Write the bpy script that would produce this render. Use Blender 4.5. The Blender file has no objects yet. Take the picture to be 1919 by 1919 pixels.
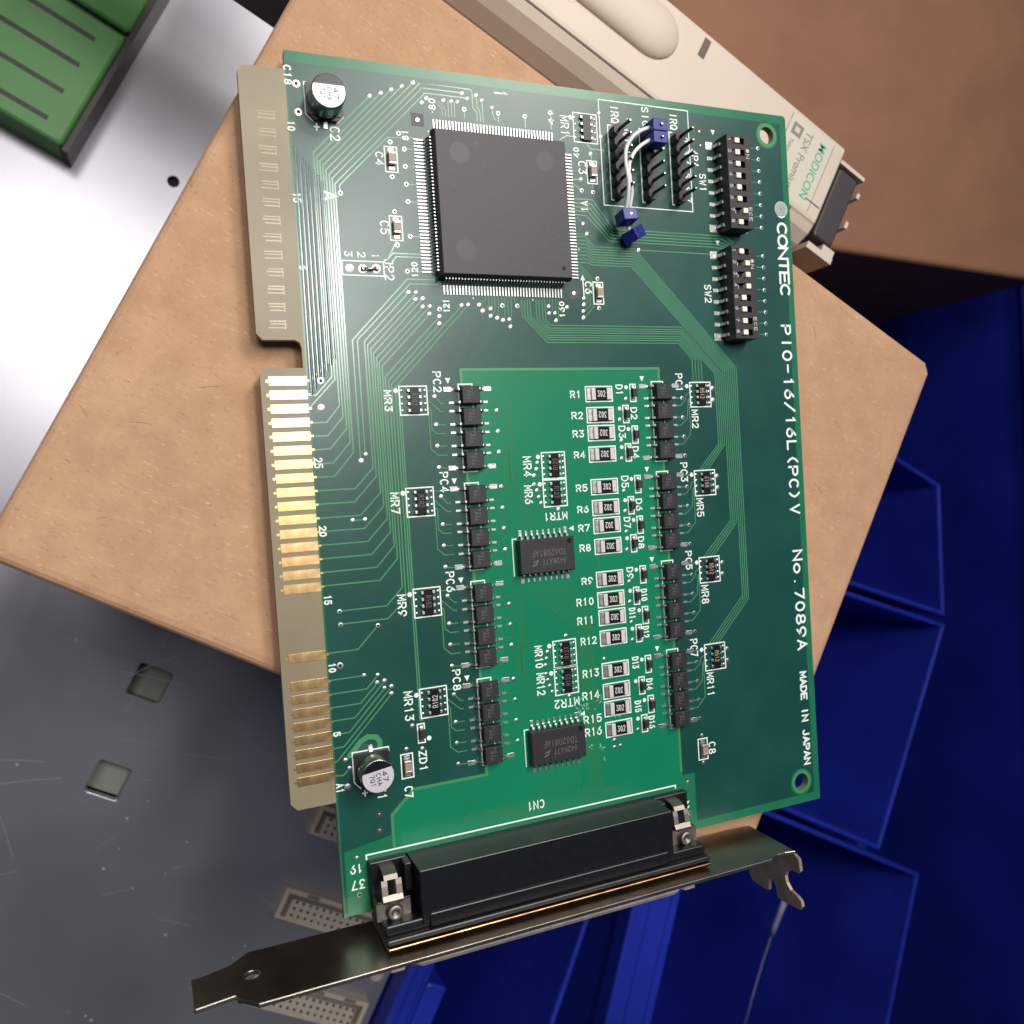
import bpy, bmesh, math, random
from mathutils import Matrix, Vector
random.seed(7)
MM = 0.001
scene = bpy.context.scene
col = scene.collection

# ------------------------------------------------------------------ camera
# measured pose: the board's top face is z = 0, x runs across the board, y along it (millimetres)
ROT = ((3.1008608693731508, -0.10702271909848451, 0.6047121254673296))
TRA = Vector((-33.041573784606975, 51.85603511783037, 156.13744481723222))
FPX = 1565.4161226269397
def _rot(a):
    th = math.sqrt(sum(c * c for c in a)); k = Vector(a) / th
    return Matrix.Rotation(th, 3, k)
RM = _rot(ROT)
CAM = -(RM.transposed() @ TRA)
cd = bpy.data.cameras.new('camera'); cam = bpy.data.objects.new('camera', cd); col.objects.link(cam)
m4 = Matrix.Identity(4)
for i in range(3):
    m4[i][0] = RM[0][i]; m4[i][1] = -RM[1][i]; m4[i][2] = -RM[2][i]; m4[i][3] = CAM[i] * MM
cam.matrix_world = m4
cd.sensor_width = 36.0; cd.lens = FPX / 1919 * 36
cd.clip_start = 0.01; cd.clip_end = 20
cd.dof.use_dof = True; cd.dof.focus_distance = 0.172; cd.dof.aperture_fstop = 22
scene.camera = cam

# ------------------------------------------------------------------ world, lamps, exposure
w = bpy.data.worlds.new('World'); scene.world = w; w.use_nodes = True
w.node_tree.nodes['Background'].inputs[0].default_value = (0.52, 0.68, 1.0, 1)
w.node_tree.nodes['Background'].inputs[1].default_value = 0.06
def area(name, loc, target, sx, sy, power, color, roll=0.0):
    l = bpy.data.lights.new(name, 'AREA'); l.shape = 'RECTANGLE'; l.size = sx; l.size_y = sy
    l.energy = power; l.color = color
    o = bpy.data.objects.new(name, l); col.objects.link(o)
    o.location = Vector(loc)
    q = (Vector(target) - Vector(loc)).to_track_quat('-Z', 'Y')
    o.rotation_euler = (q.to_matrix() @ Matrix.Rotation(roll, 3, 'Z')).to_euler()
    return o
area('ceiling_lamp', (0.127, 0.255, 0.70), (0.02, 0.08, 0), 0.05, 0.22, 2.6, (1.0, 0.97, 0.92))
area('panel_lamp', (-0.14, 0.33, 0.70), (-0.05, 0.10, -0.1), 0.20, 0.28, 2.2, (1.0, 0.94, 0.90))
area('side_lamp', (0.42, 0.63, 0.72), (0.05, 0.08, 0), 0.34, 0.34, 7.8, (1.0, 0.94, 0.86))
scene.view_settings.view_transform = 'Standard'; scene.view_settings.look = 'None'
scene.view_settings.exposure = 0.0; scene.view_settings.gamma = 1.0
scene.view_settings.use_curve_mapping = False

# ------------------------------------------------------------------ measured points -> millimetres
S4 = 400 / 1919
ZO = dict(A=(430, 80), B=(780, 80), C=(1080, 160), D=(430, 400), E=(780, 400), F=(1130, 400), G=(480, 680), H=(820, 680),
          I=(1130, 680), J=(480, 1020), K=(840, 1020), L=(1150, 1020), M=(530, 1300), N=(860, 1250), O=(1160, 1250),
          P=(340, 1519), Q=(680, 1519), S=(1150, 1450))
def at(k, x, y, z=0.0):
    """point of a measured sketch sheet k on the board's plane of height z, in millimetres"""
    ox, oy = ZO[k]
    u = ox + x * S4; v = oy + y * S4
    d = RM.transposed() @ Vector(((u - 959.5) / FPX, (v - 959.5) / FPX, 1))
    t = (z - CAM.z) / d.z
    p = CAM + d * t
    return Vector((p.x, p.y))

# ------------------------------------------------------------------ materials
MATS = {}
def mat(name, color, rough=0.5, metal=0.0, spec=0.5, var=0.0, vscale=200, bump=0.0, bscale=900, coat=0.0, dark=None, emit=None, detail=4, rvar=0.0, trans=0.0, stretch=None):
    m = bpy.data.materials.new(name); m.use_nodes = True
    nt = m.node_tree; b = nt.nodes['Principled BSDF']
    b.inputs['Base Color'].default_value = (*color, 1); b.inputs['Roughness'].default_value = rough
    b.inputs['Metallic'].default_value = metal; b.inputs['Specular IOR Level'].default_value = spec
    b.inputs['Coat Weight'].default_value = coat; b.inputs['Coat Roughness'].default_value = 0.15
    b.inputs['Transmission Weight'].default_value = trans
    tc = nt.nodes.new('ShaderNodeTexCoord'); src = tc.outputs['Object']
    if stretch:
        mp = nt.nodes.new('ShaderNodeMapping'); mp.inputs['Scale'].default_value = stretch
        nt.links.new(src, mp.inputs['Vector']); src = mp.outputs['Vector']
    if var or rvar:
        n = nt.nodes.new('ShaderNodeTexNoise'); n.inputs['Scale'].default_value = vscale; n.inputs['Detail'].default_value = detail
        nt.links.new(src, n.inputs['Vector'])
        r = nt.nodes.new('ShaderNodeMapRange'); r.inputs[1].default_value = 0.3; r.inputs[2].default_value = 0.7
        nt.links.new(n.outputs['Fac'], r.inputs[0])
        if var:
            mx = nt.nodes.new('ShaderNodeMix'); mx.data_type = 'RGBA'
            d = dark or tuple(c * (1 - var) for c in color)
            mx.inputs[6].default_value = (*d, 1); mx.inputs[7].default_value = (*color, 1)
            nt.links.new(r.outputs[0], mx.inputs[0]); nt.links.new(mx.outputs[2], b.inputs['Base Color'])
        if rvar:
            r2 = nt.nodes.new('ShaderNodeMapRange'); r2.inputs[3].default_value = rough - rvar; r2.inputs[4].default_value = rough + rvar
            nt.links.new(n.outputs['Fac'], r2.inputs[0]); nt.links.new(r2.outputs[0], b.inputs['Roughness'])
    if bump:
        n2 = nt.nodes.new('ShaderNodeTexNoise'); n2.inputs['Scale'].default_value = bscale; n2.inputs['Detail'].default_value = 5
        nt.links.new(src, n2.inputs['Vector'])
        bp = nt.nodes.new('ShaderNodeBump'); bp.inputs['Strength'].default_value = bump; bp.inputs['Distance'].default_value = 0.0002
        nt.links.new(n2.outputs['Fac'], bp.inputs['Height']); nt.links.new(bp.outputs['Normal'], b.inputs['Normal'])
    MATS[name] = m
    return m
mat('mask_dark', (0.009, 0.072, 0.055), 0.31, spec=0.5, var=0.25, vscale=60, bump=0.05, bscale=500, rvar=0.04)
mat('mask_bright', (0.006, 0.20, 0.095), 0.28, spec=0.45, var=0.14, vscale=35, bump=0.04, bscale=500)
mat('mask_border', (0.014, 0.17, 0.08), 0.28, spec=0.45, var=0.2, vscale=120, bump=0.04)
mat('mask_trace', (0.085, 0.29, 0.14), 0.20, spec=0.7, var=0.15, vscale=150)
mat('mask_trace_faint', (0.03, 0.17, 0.065), 0.30, spec=0.5)
mat('mask_ghost', (0.004, 0.062, 0.052), 0.16, spec=0.8, rvar=0.08, vscale=500, stretch=(1, .25, 1))
mat('mask_rim', (0.05, 0.24, 0.09), 0.4, spec=0.45)
mat('flux', (0.30, 0.48, 0.38), 0.5)
mat('silk', (0.80, 0.86, 0.80), 0.6, spec=0.3)
mat('fr4', (0.27, 0.235, 0.145), 0.42, spec=0.4, dark=(0.205, 0.165, 0.11), var=0.22, vscale=38, bump=0.05, bscale=900)
mat('fr4_ghost', (0.38, 0.315, 0.17), 0.3, spec=0.5)
mat('fr4_dark', (0.05, 0.035, 0.04), 0.5)
mat('gold', (0.86, 0.63, 0.33), 0.35, metal=1.0, var=0.3, vscale=300, rvar=0.1, bump=0.05, bscale=700, dark=(0.66, 0.40, 0.16))
mat('solder', (0.62, 0.60, 0.58), 0.42, metal=1.0, var=0.3, vscale=900, bump=0.2, bscale=1200)
mat('tin', (0.66, 0.64, 0.62), 0.42, metal=1.0, var=0.25, vscale=700)
mat('hole_shadow_black', (0.004, 0.005, 0.005), 0.7)
mat('epoxy', (0.022, 0.021, 0.024), 0.55, spec=0.45, var=0.3, vscale=1500, bump=0.15, bscale=3500)
mat('epoxy_qfp', (0.034, 0.031, 0.037), 0.52, spec=0.5, var=0.25, vscale=1400, bump=0.12, bscale=3500, detail=8)
mat('epoxy_dent', (0.020, 0.019, 0.027), 0.46, spec=0.5)
mat('black_gloss', (0.010, 0.010, 0.011), 0.3, spec=0.3)
mat('chip_print', (0.11, 0.105, 0.10), 0.6)
mat('chip_print_light', (0.55, 0.55, 0.53), 0.6)
mat('chip_print_yellow', (0.42, 0.36, 0.2), 0.6)
mat('ceramic_white', (0.62, 0.58, 0.55), 0.45, var=0.12, vscale=900)
mat('ceramic_tan', (0.36, 0.25, 0.19), 0.5, var=0.12, vscale=900)
mat('abs_black', (0.012, 0.012, 0.014), 0.42, spec=0.5, bump=0.06, bscale=2500)
mat('dip_black', (0.020, 0.018, 0.020), 0.5, spec=0.5, bump=0.08, bscale=3000)
mat('lever', (0.85, 0.78, 0.66), 0.5)
mat('pin_bronze', (0.045, 0.038, 0.018), 0.5, metal=0.3)
mat('pin_tip', (0.75, 0.68, 0.42), 0.3, metal=1.0)
mat('socket_blue', (0.012, 0.022, 0.23), 0.42, spec=0.5, var=0.15, vscale=400)
mat('wire_white', (0.72, 0.72, 0.74), 0.4, spec=0.5)
mat('can_metal', (0.32, 0.34, 0.32), 0.28, metal=1.0, stretch=(1, 1, 12), var=0.2, vscale=300)
mat('can_top', (0.62, 0.60, 0.64), 0.5, metal=0.35)
mat('can_ink', (0.006, 0.006, 0.010), 0.3)
mat('dsub_black', (0.007, 0.008, 0.010), 0.34, spec=0.5, bump=0.05, bscale=1800, var=0.3, vscale=800)
mat('bracket_steel', (0.42, 0.38, 0.33), 0.33, metal=1.0, var=0.3, vscale=120, rvar=0.06, bump=0.04, bscale=1500)
mat('bracket_tab_metal', (0.50, 0.41, 0.34), 0.55, metal=0.75, var=0.35, vscale=150, bump=0.05, bscale=1200)  # rougher, browner metal than the bracket plate, for the screw tab
mat('chromate', (0.55, 0.35, 0.17), 0.3, metal=1.0, var=0.5, vscale=260, dark=(0.20, 0.075, 0.03))
mat('shell_tan', (0.50, 0.43, 0.39), 0.6, metal=0.15, var=0.3, vscale=400)
mat('bright_steel', (0.34, 0.31, 0.27), 0.5, metal=1.0, var=0.2, vscale=400)
mat('plate_metal', (0.41, 0.405, 0.455), 0.31, metal=0.62, var=0.30, vscale=11, detail=7, bump=0.03, bscale=500, rvar=0.05)
mat('din_beige', (0.50, 0.43, 0.36), 0.55, var=0.1, vscale=200)
mat('din_grey', (0.15, 0.13, 0.12), 0.6)
mat('hole_grey', (0.30, 0.31, 0.28), 0.5)
mat('sticker', (0.55, 0.52, 0.42), 0.5)
mat('scratch', (0.55, 0.54, 0.58), 0.4, metal=0.6)
mat('blue_smear', (0.05, 0.08, 0.35), 0.5)
mat('module_beige', (0.58, 0.495, 0.41), 0.5, spec=0.4, bump=0.05, bscale=1500, var=0.05, vscale=60)
mat('module_black', (0.035, 0.03, 0.032), 0.5, bump=0.05)
mat('module_seam_shade', (0.10, 0.075, 0.06), 0.6)
mat('module_grey_ink', (0.22, 0.19, 0.17), 0.6)
mat('module_green_ink', (0.05, 0.38, 0.24), 0.6)
mat('bin_blue', (0.015, 0.032, 0.42), 0.42, spec=0.45, var=0.35, vscale=22, bump=0.08, bscale=500, rvar=0.12, detail=8)
mat('terminal_green', (0.10, 0.30, 0.085), 0.45, var=0.1, vscale=60)
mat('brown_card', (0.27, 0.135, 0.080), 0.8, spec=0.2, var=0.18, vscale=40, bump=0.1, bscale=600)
mat('scuff', (0.30, 0.165, 0.095), 0.9, spec=0.1)
mat('floor_dark', (0.02, 0.017, 0.016), 0.8)
mat('string_pale', (0.25, 0.25, 0.4), 0.6)
def cardboard():
    m = mat('cardboard', (0.66, 0.395, 0.225), 0.85, spec=0.15, var=0.0)
    nt = m.node_tree; b = nt.nodes['Principled BSDF']; L = nt.links.new
    tc = nt.nodes.new('ShaderNodeTexCoord')
    def noise(scale, detail, vec=None, rough=0.6):
        n = nt.nodes.new('ShaderNodeTexNoise'); n.inputs['Scale'].default_value = scale; n.inputs['Detail'].default_value = detail
        n.inputs['Roughness'].default_value = rough
        L(vec or tc.outputs['Object'], n.inputs['Vector']); return n
    def ramp(n, a, bb):
        r = nt.nodes.new('ShaderNodeMapRange'); r.inputs[1].default_value = a; r.inputs[2].default_value = bb
        L(n.outputs['Fac'], r.inputs[0]); return r
    def mix(fac, c1, c2):
        x = nt.nodes.new('ShaderNodeMix'); x.data_type = 'RGBA'
        L(fac, x.inputs[0])
        for i, c in ((6, c1), (7, c2)):
            if isinstance(c, tuple): x.inputs[i].default_value = (*c, 1)
            else: L(c, x.inputs[i])
        return x.outputs[2]
    big = ramp(noise(18, 3), 0.35, 0.65)
    base = mix(big.outputs[0], (0.475, 0.29, 0.172), (0.535, 0.335, 0.205))
    mid = ramp(noise(170, 5), 0.3, 0.75)
    base = mix(mid.outputs[0], (0.42, 0.25, 0.147), base)
    mp = nt.nodes.new('ShaderNodeMapping'); mp.inputs['Rotation'].default_value = (0, 0, 1.0); mp.inputs['Scale'].default_value = (1, 3.2, 1)
    L(tc.outputs['Object'], mp.inputs['Vector'])
    fib = ramp(noise(650, 5, mp.outputs['Vector'], 0.7), 0.585, 0.70)
    base = mix(fib.outputs[0], base, (0.31, 0.165, 0.09))
    mp2 = nt.nodes.new('ShaderNodeMapping'); mp2.inputs['Rotation'].default_value = (0, 0, -0.5); mp2.inputs['Scale'].default_value = (1, 4, 1)
    L(tc.outputs['Object'], mp2.inputs['Vector'])
    fib2 = ramp(noise(520, 5, mp2.outputs['Vector'], 0.75), 0.59, 0.72)
    base = mix(fib2.outputs[0], base, (0.70, 0.46, 0.29))
    L(base, b.inputs['Base Color'])
    n2 = noise(700, 5)
    bp = nt.nodes.new('ShaderNodeBump'); bp.inputs['Strength'].default_value = 0.25; bp.inputs['Distance'].default_value = 0.0002
    L(n2.outputs['Fac'], bp.inputs['Height']); L(bp.outputs['Normal'], b.inputs['Normal'])
cardboard()

# ------------------------------------------------------------------ mesh builder (millimetres)
class MB:
    def __init__(self): self.v = []; self.f = []; self.m = []; self.sm = []
    def add(self, vs, fs, mi=0, smooth=False):
        o = len(self.v); self.v += [tuple(p) for p in vs]
        for f in fs: self.f.append([o + i for i in f]); self.m.append(mi); self.sm.append(smooth)
        return self
    def box(self, x0, x1, y0, y1, z0, z1, mi=0):
        v = [(x, y, z) for z in (z0, z1) for y in (y0, y1) for x in (x0, x1)]
        return self.add(v, [(0, 2, 3, 1), (4, 5, 7, 6), (0, 1, 5, 4), (2, 6, 7, 3), (0, 4, 6, 2), (1, 3, 7, 5)], mi)
    def rings(self, rings, mi=0, cap0=True, cap1=True, smooth=False):
        """stack of closed loops with equal point counts"""
        n = len(rings[0]); vs = [p for r in rings for p in r]; fs = []
        for k in range(len(rings) - 1):
            for i in range(n):
                j = (i + 1) % n
                fs.append((k * n + i, k * n + j, (k + 1) * n + j, (k + 1) * n + i))
        self.add(vs, fs, mi, smooth)
        if cap0: self.add(rings[0], [tuple(reversed(range(n)))], mi)
        if cap1: self.add(rings[-1], [tuple(range(n))], mi)
        return self
    def bbox(self, x0, x1, y0, y1, z0, z1, c=0.2, mi=0, bottom=False):
        """box with chamfered top edges and upright corners"""
        def loop(i, z, cc):
            a, b_, e, d = x0 + i, x1 - i, y0 + i, y1 - i
            return [(a + cc, e, z), (b_ - cc, e, z), (b_, e + cc, z), (b_, d - cc, z), (b_ - cc, d, z), (a + cc, d, z), (a, d - cc, z), (a, e + cc, z)]
        r = [loop(0, z0, c), loop(0, z1 - c, c), loop(c * .35, z1 - c * .35, c), loop(c, z1, c * .8)]
        if bottom: r = [loop(c, z0, c * .8), loop(0, z0 + c, c)] + r[1:]
        return self.rings(r, mi)
    def chip(self, w, d, z0, z1, draft=0.18, c=0.06, mi=0):
        """moulded package body: belly line half way up"""
        def lp(x, y, z): return [(-x, -y, z), (x, -y, z), (x, y, z), (-x, y, z)]
        w /= 2; d /= 2; zm = z0 + (z1 - z0) * .5
        return self.rings([lp(w - draft, d - draft, z0), lp(w, d, zm - .04), lp(w, d, zm + .04), lp(w - draft + c * .3, d - draft + c * .3, z1 - c), lp(w - draft - c, d - draft - c, z1)], mi)
    def disc(self, x, y, z, r, n=12, mi=0, h=0.0):
        p = [(x + r * math.cos(2 * math.pi * i / n), y + r * math.sin(2 * math.pi * i / n), z) for i in range(n)]
        if h:
            q = [(x + r * .5 * math.cos(2 * math.pi * i / n), y + r * .5 * math.sin(2 * math.pi * i / n), z + h * .8) for i in range(n)]
            self.rings([p, q], mi, cap0=False, cap1=False, smooth=True)
            o = [(x, y, z + h)]
            return self.add(q + o, [(i, (i + 1) % n, n) for i in range(n)], mi, True)
        return self.add(p, [tuple(range(n))], mi)
    def ring(self, x, y, z, r0, r1, n=14, mi=0, h=0.0):
        a = [(x + r0 * math.cos(2 * math.pi * i / n), y + r0 * math.sin(2 * math.pi * i / n), z + h) for i in range(n)]
        b_ = [(x + r1 * math.cos(2 * math.pi * i / n), y + r1 * math.sin(2 * math.pi * i / n), z) for i in range(n)]
        return self.add(a + b_, [(i, n + i, n + (i + 1) % n, (i + 1) % n) for i in range(n)], mi)
    def lathe(self, prof, x=0, y=0, n=32, mi=0, smooth=True):
        rs = [[(x + r * math.cos(2 * math.pi * i / n), y + r * math.sin(2 * math.pi * i / n), z) for i in range(n)] for r, z in prof]
        return self.rings(rs, mi, smooth=smooth)
    def prism(self, poly, z0, z1, mi=0):
        return self.rings([[(x, y, z0) for x, y in poly], [(x, y, z1) for x, y in poly]], mi)
    def flat(self, poly, z, mi=0):
        return self.add([(x, y, z) for x, y in poly], [tuple(range(len(poly)))], mi)
    def ribbon(self, pts, wd, z, mi=0, caps=True, close=False):
        """flat stroke with mitred corners and rounded ends"""
        P = [Vector(p) for p in pts]
        Q = [P[0]]
        for p in P[1:]:
            if (p - Q[-1]).length > 1e-4: Q.append(p)
        P = Q; n = len(P)
        if close and (P[0] - P[-1]).length < 1e-3: P.pop(); n -= 1
        if n < 2: return self
        h = wd / 2; Lf = []; Rt = []
        for i in range(n):
            if close: a = P[i] - P[i - 1]; b_ = P[(i + 1) % n] - P[i]
            else:
                a = P[i] - P[i - 1] if i else P[1] - P[0]
                b_ = P[i + 1] - P[i] if i < n - 1 else a
            a = a.normalized(); b_ = b_.normalized()
            na = Vector((-a.y, a.x)); nb = Vector((-b_.y, b_.x)); mm = na + nb
            if mm.length < 1e-3: mm = na; s = 1
            else: mm.normalize(); s = 1 / max(.45, mm.dot(nb))
            Lf.append(P[i] + mm * h * s); Rt.append(P[i] - mm * h * s)
        vs = [(p.x, p.y, z) for p in Lf] + [(p.x, p.y, z) for p in Rt]
        k = n if close else n - 1
        self.add(vs, [(n + i, n + (i + 1) % n, (i + 1) % n, i) for i in range(k)], mi)
        if caps and not close:
            for e, d in ((P[0], P[0] - P[1]), (P[-1], P[-1] - P[-2])):
                d = d.normalized(); a0 = math.atan2(d.y, d.x)
                arc = [(e.x + h * math.cos(a0 + t), e.y + h * math.sin(a0 + t), z) for t in (-math.pi / 2, -math.pi / 4, 0, math.pi / 4, math.pi / 2)]
                self.add(arc, [(0, 1, 2, 3, 4)], mi)
        return self
    def tube(self, path, r, n=10, mi=0):
        P = [Vector(p) for p in path]; rs = []
        up = Vector((0, 0, 1))
        for i, p in enumerate(P):
            t = (P[min(i + 1, len(P) - 1)] - P[max(i - 1, 0)]).normalized()
            if abs(t.dot(up)) > .95: up = Vector((1, 0, 0))
            a = t.cross(up).normalized(); b_ = a.cross(t).normalized(); up = b_
            rs.append([p + a * r * math.cos(2 * math.pi * k / n) + b_ * r * math.sin(2 * math.pi * k / n) for k in range(n)])
        return self.rings(rs, mi, smooth=True)
    def strip(self, prof, x0, x1, t, mi=0, axis='y'):
        """bent sheet: profile (u, z) with thickness t, spanning x0..x1; axis 'y' bends along y, 'x' along x"""
        P = [Vector(p) for p in prof]; n = len(P); top = []; bot = []
        for i in range(n):
            a = (P[i] - P[i - 1]) if i else (P[1] - P[0]); b_ = (P[i + 1] - P[i]) if i < n - 1 else a
            nn = (Vector((-a.y, a.x)).normalized() + Vector((-b_.y, b_.x)).normalized()).normalized()
            top.append(P[i] + nn * t / 2); bot.append(P[i] - nn * t / 2)
        loop = top + bot[::-1]
        if axis == 'y': R = [[(x, p.x, p.y) for p in loop] for x in (x0, x1)]
        else: R = [[(p.x, x, p.y) for p in loop] for x in (x0, x1)]
        m = len(loop)
        vs = R[0] + R[1]; fs = [(i, (i + 1) % m, m + (i + 1) % m, m + i) for i in range(m)]
        for i in range(n - 1):
            fs.append((i, i + 1, m - 2 - i, m - 1 - i)); fs.append((m + i, m + m - 1 - i, m + m - 2 - i, m + i + 1))
        return self.add(vs, fs, mi)
    def xf(self, M):
        self.v = [tuple(M @ Vector(p)) for p in self.v]; return self
    def mesh(self, name, mats):
        me = bpy.data.meshes.new(name)
        me.from_pydata([(x * MM, y * MM, z * MM) for x, y, z in self.v], [], self.f)
        for m in (mats if isinstance(mats, (list, tuple)) else [mats]): me.materials.append(MATS[m])
        me.polygons.foreach_set('material_index', self.m); me.polygons.foreach_set('use_smooth', self.sm)
        bm = bmesh.new(); bm.from_mesh(me)
        bmesh.ops.remove_doubles(bm, verts=bm.verts, dist=2e-7) if len(self.v) < 3000 and not getattr(self, 'noweld', False) else None
        bmesh.ops.recalc_face_normals(bm, faces=bm.faces) if not getattr(self, 'keepn', False) else None
        bm.to_mesh(me); bm.free(); me.update()
        return me
    def build(self, name, mats, parent=None, loc=(0, 0, 0), rz=0.0):
        return link(name, self.mesh(name, mats), parent, loc, rz)
def link(name, me, parent=None, loc=(0, 0, 0), rz=0.0, label=None):
    o = bpy.data.objects.new(name, me); col.objects.link(o)
    o.location = Vector(loc) * MM; o.rotation_euler = (0, 0, rz)
    if parent: o.parent = parent
    if label: o['label'] = label
    return o
def empty(name, loc=(0, 0, 0), rz=0.0):
    o = bpy.data.objects.new(name, None); o.empty_display_size = 0.01; col.objects.link(o)
    o.location = Vector(loc) * MM; o.rotation_euler = (0, 0, rz); return o
def tag(o, label, cat=None, group=None, kind=None):
    if label: o['label'] = label
    if cat: o['category'] = cat
    if group: o['group'] = group
    if kind: o['kind'] = kind
    return o
def holed(name, outer, holes, z0, z1, mats, parent=None, loc=(0, 0, 0), rz=0.0, plane='xy', bevel=0.0):
    """flat sheet or slab with holes (filled curve turned into a mesh)"""
    cu = bpy.data.curves.new(name, 'CURVE'); cu.dimensions = '2D'; cu.fill_mode = 'BOTH'
    th = (z1 - z0) * MM; cu.extrude = th / 2; cu.bevel_depth = bevel * MM; cu.bevel_resolution = 1
    if bevel: cu.offset = -bevel * MM; cu.extrude = th / 2 - bevel * MM
    for loop in [outer] + list(holes):
        s = cu.splines.new('POLY'); s.points.add(len(loop) - 1); s.use_cyclic_u = True
        for i, (x, y) in enumerate(loop): s.points[i].co = (x * MM, y * MM, 0, 1)
    t = bpy.data.objects.new(name + '_tmp', cu); col.objects.link(t)
    dg = bpy.context.evaluated_depsgraph_get()
    me = bpy.data.meshes.new_from_object(t.evaluated_get(dg)); me.name = name
    bpy.data.objects.remove(t); bpy.data.curves.remove(cu)
    zc = (z0 + z1) / 2 * MM
    for v in me.vertices: v.co.z += zc
    if plane == 'xz':
        for v in me.vertices: v.co = Vector((v.co.x, -v.co.z, v.co.y))
    if plane == 'yz':
        for v in me.vertices: v.co = Vector((v.co.z, v.co.x, v.co.y))
    me.materials.clear()
    for m in (mats if isinstance(mats, (list, tuple)) else [mats]): me.materials.append(MATS[m])
    for p in me.polygons: p.material_index = 0; p.use_smooth = False
    return link(name, me, parent, loc, rz)
def circ(x, y, r, n=28): return [(x + r * math.cos(2 * math.pi * i / n), y + r * math.sin(2 * math.pi * i / n)) for i in range(n)]

# ------------------------------------------------------------------ stroke lettering
def arc(cx, cy, rx, ry, a0, a1, n=8):
    return [(cx + rx * math.cos(math.radians(a0 + (a1 - a0) * i / n)), cy + ry * math.sin(math.radians(a0 + (a1 - a0) * i / n))) for i in range(n + 1)]
GL = {
 'A': [[(0, 0), (2, 6), (4, 0)], [(.75, 2), (3.25, 2)]],
 'C': [arc(2.1, 3, 2.1, 3, 50, 310, 12)],
 'D': [[(0, 0), (0, 6), (1.6, 6)] + arc(1.6, 3, 2.4, 3, 85, -85, 8) + [(1.6, 0), (0, 0)]],
 'E': [[(4, 0), (0, 0), (0, 6), (4, 6)], [(0, 3.1), (3.2, 3.1)]],
 'F': [[(0, 0), (0, 6), (4, 6)], [(0, 3.1), (3.2, 3.1)]],
 'G': [arc(2.1, 3, 2.1, 3, 50, 310, 12) + [(4, 2.6), (2.4, 2.6)]],
 'H': [[(0, 0), (0, 6)], [(4, 0), (4, 6)], [(0, 3), (4, 3)]],
 'I': [[(2, 0), (2, 6)]],
 'J': [[(3.4, 6), (3.4, 1.6)] + arc(1.9, 1.5, 1.5, 1.5, 0, -170, 6)],
 'K': [[(0, 0), (0, 6)], [(4, 6), (.1, 2.4)], [(1.5, 3.6), (4, 0)]],
 'L': [[(0, 6), (0, 0), (3.8, 0)]],
 'M': [[(0, 0), (0, 6), (2, 1.8), (4, 6), (4, 0)]],
 'N': [[(0, 0), (0, 6), (4, 0), (4, 6)]],
 'O': [arc(2, 3, 2.1, 3, 0, 360, 16)],
 'P': [[(0, 0), (0, 6), (2.4, 6)] + arc(2.4, 4.4, 1.6, 1.6, 80, -80, 6) + [(2.4, 2.8), (0, 2.8)]],
 'Q': [arc(2, 3, 2.1, 3, 0, 360, 16), [(2.4, 1.6), (4.1, -.3)]],
 'R': [[(0, 0), (0, 6), (2.4, 6)] + arc(2.4, 4.4, 1.6, 1.6, 80, -80, 6) + [(2.4, 2.8), (0, 2.8)], [(2.2, 2.8), (4, 0)]],
 'S': [arc(2, 4.5, 1.8, 1.5, 25, 270, 8) + arc(2, 1.5, 1.9, 1.5, 90, -160, 8)],
 'T': [[(0, 6), (4, 6)], [(2, 6), (2, 0)]],
 'V': [[(0, 6), (2, 0), (4, 6)]],
 'W': [[(0, 6), (1, 0), (2, 4.2), (3, 0), (4, 6)]],
 'X': [[(0, 0), (4, 6)], [(0, 6), (4, 0)]],
 'Z': [[(0, 6), (4, 6), (0, 0), (4, 0)]],
 'o': [arc(2, 2, 1.9, 2, 0, 360, 14)],
 '0': [arc(2, 3, 1.8, 3, 0, 360, 16)],
 '1': [[(1.2, 4.9), (2.2, 6), (2.2, 0)]],
 '2': [arc(2, 4.2, 1.8, 1.8, 165, -35, 8) + [(.1, 0), (4, 0)]],
 '3': [[(.3, 6), (3.7, 6), (1.8, 3.6)] + arc(1.9, 1.8, 1.9, 1.8, 85, -160, 8)],
 '4': [[(2.9, 0), (2.9, 6), (0, 1.8), (4, 1.8)]],
 '5': [[(3.7, 6), (.6, 6), (.3, 3.2)] + arc(1.9, 1.95, 2, 1.95, 130, -155, 9)],
 '6': [[(3.2, 6), (1.2, 4)] + arc(2, 1.9, 1.95, 1.9, 150, -210, 14)],
 '7': [[(0, 6), (4, 6), (1.5, 0)]],
 '8': [arc(2, 4.5, 1.6, 1.5, -90, 270, 12), arc(2, 1.5, 1.95, 1.5, 90, 450, 12)],
 '9': [[(.8, 0), (2.8, 2)] + arc(2, 4.1, 1.95, 1.9, -30, 330, 14)],
 '-': [[(.3, 3), (3.7, 3)]], '/': [[(0, -.4), (4, 6.4)]], '.': [[(2, .1), (2.05, .1)]],
 '(': [[(3.7, 6.4), (2.5, 4.8), (1.9, 3), (2.5, 1.2), (3.7, -.4)]], ')': [[(.3, 6.4), (1.5, 4.8), (2.1, 3), (1.5, 1.2), (.3, -.4)]], '+': [[(0, 3), (4, 3)], [(2, 1), (2, 5)]], ' ': [],
}
DIRS = {'r': (Vector((1, 0)), Vector((0, 1))), 'l': (Vector((-1, 0)), Vector((0, -1))), 'd': (Vector((0, -1)), Vector((1, 0))), 'u': (Vector((0, 1)), Vector((-1, 0)))}
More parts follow.
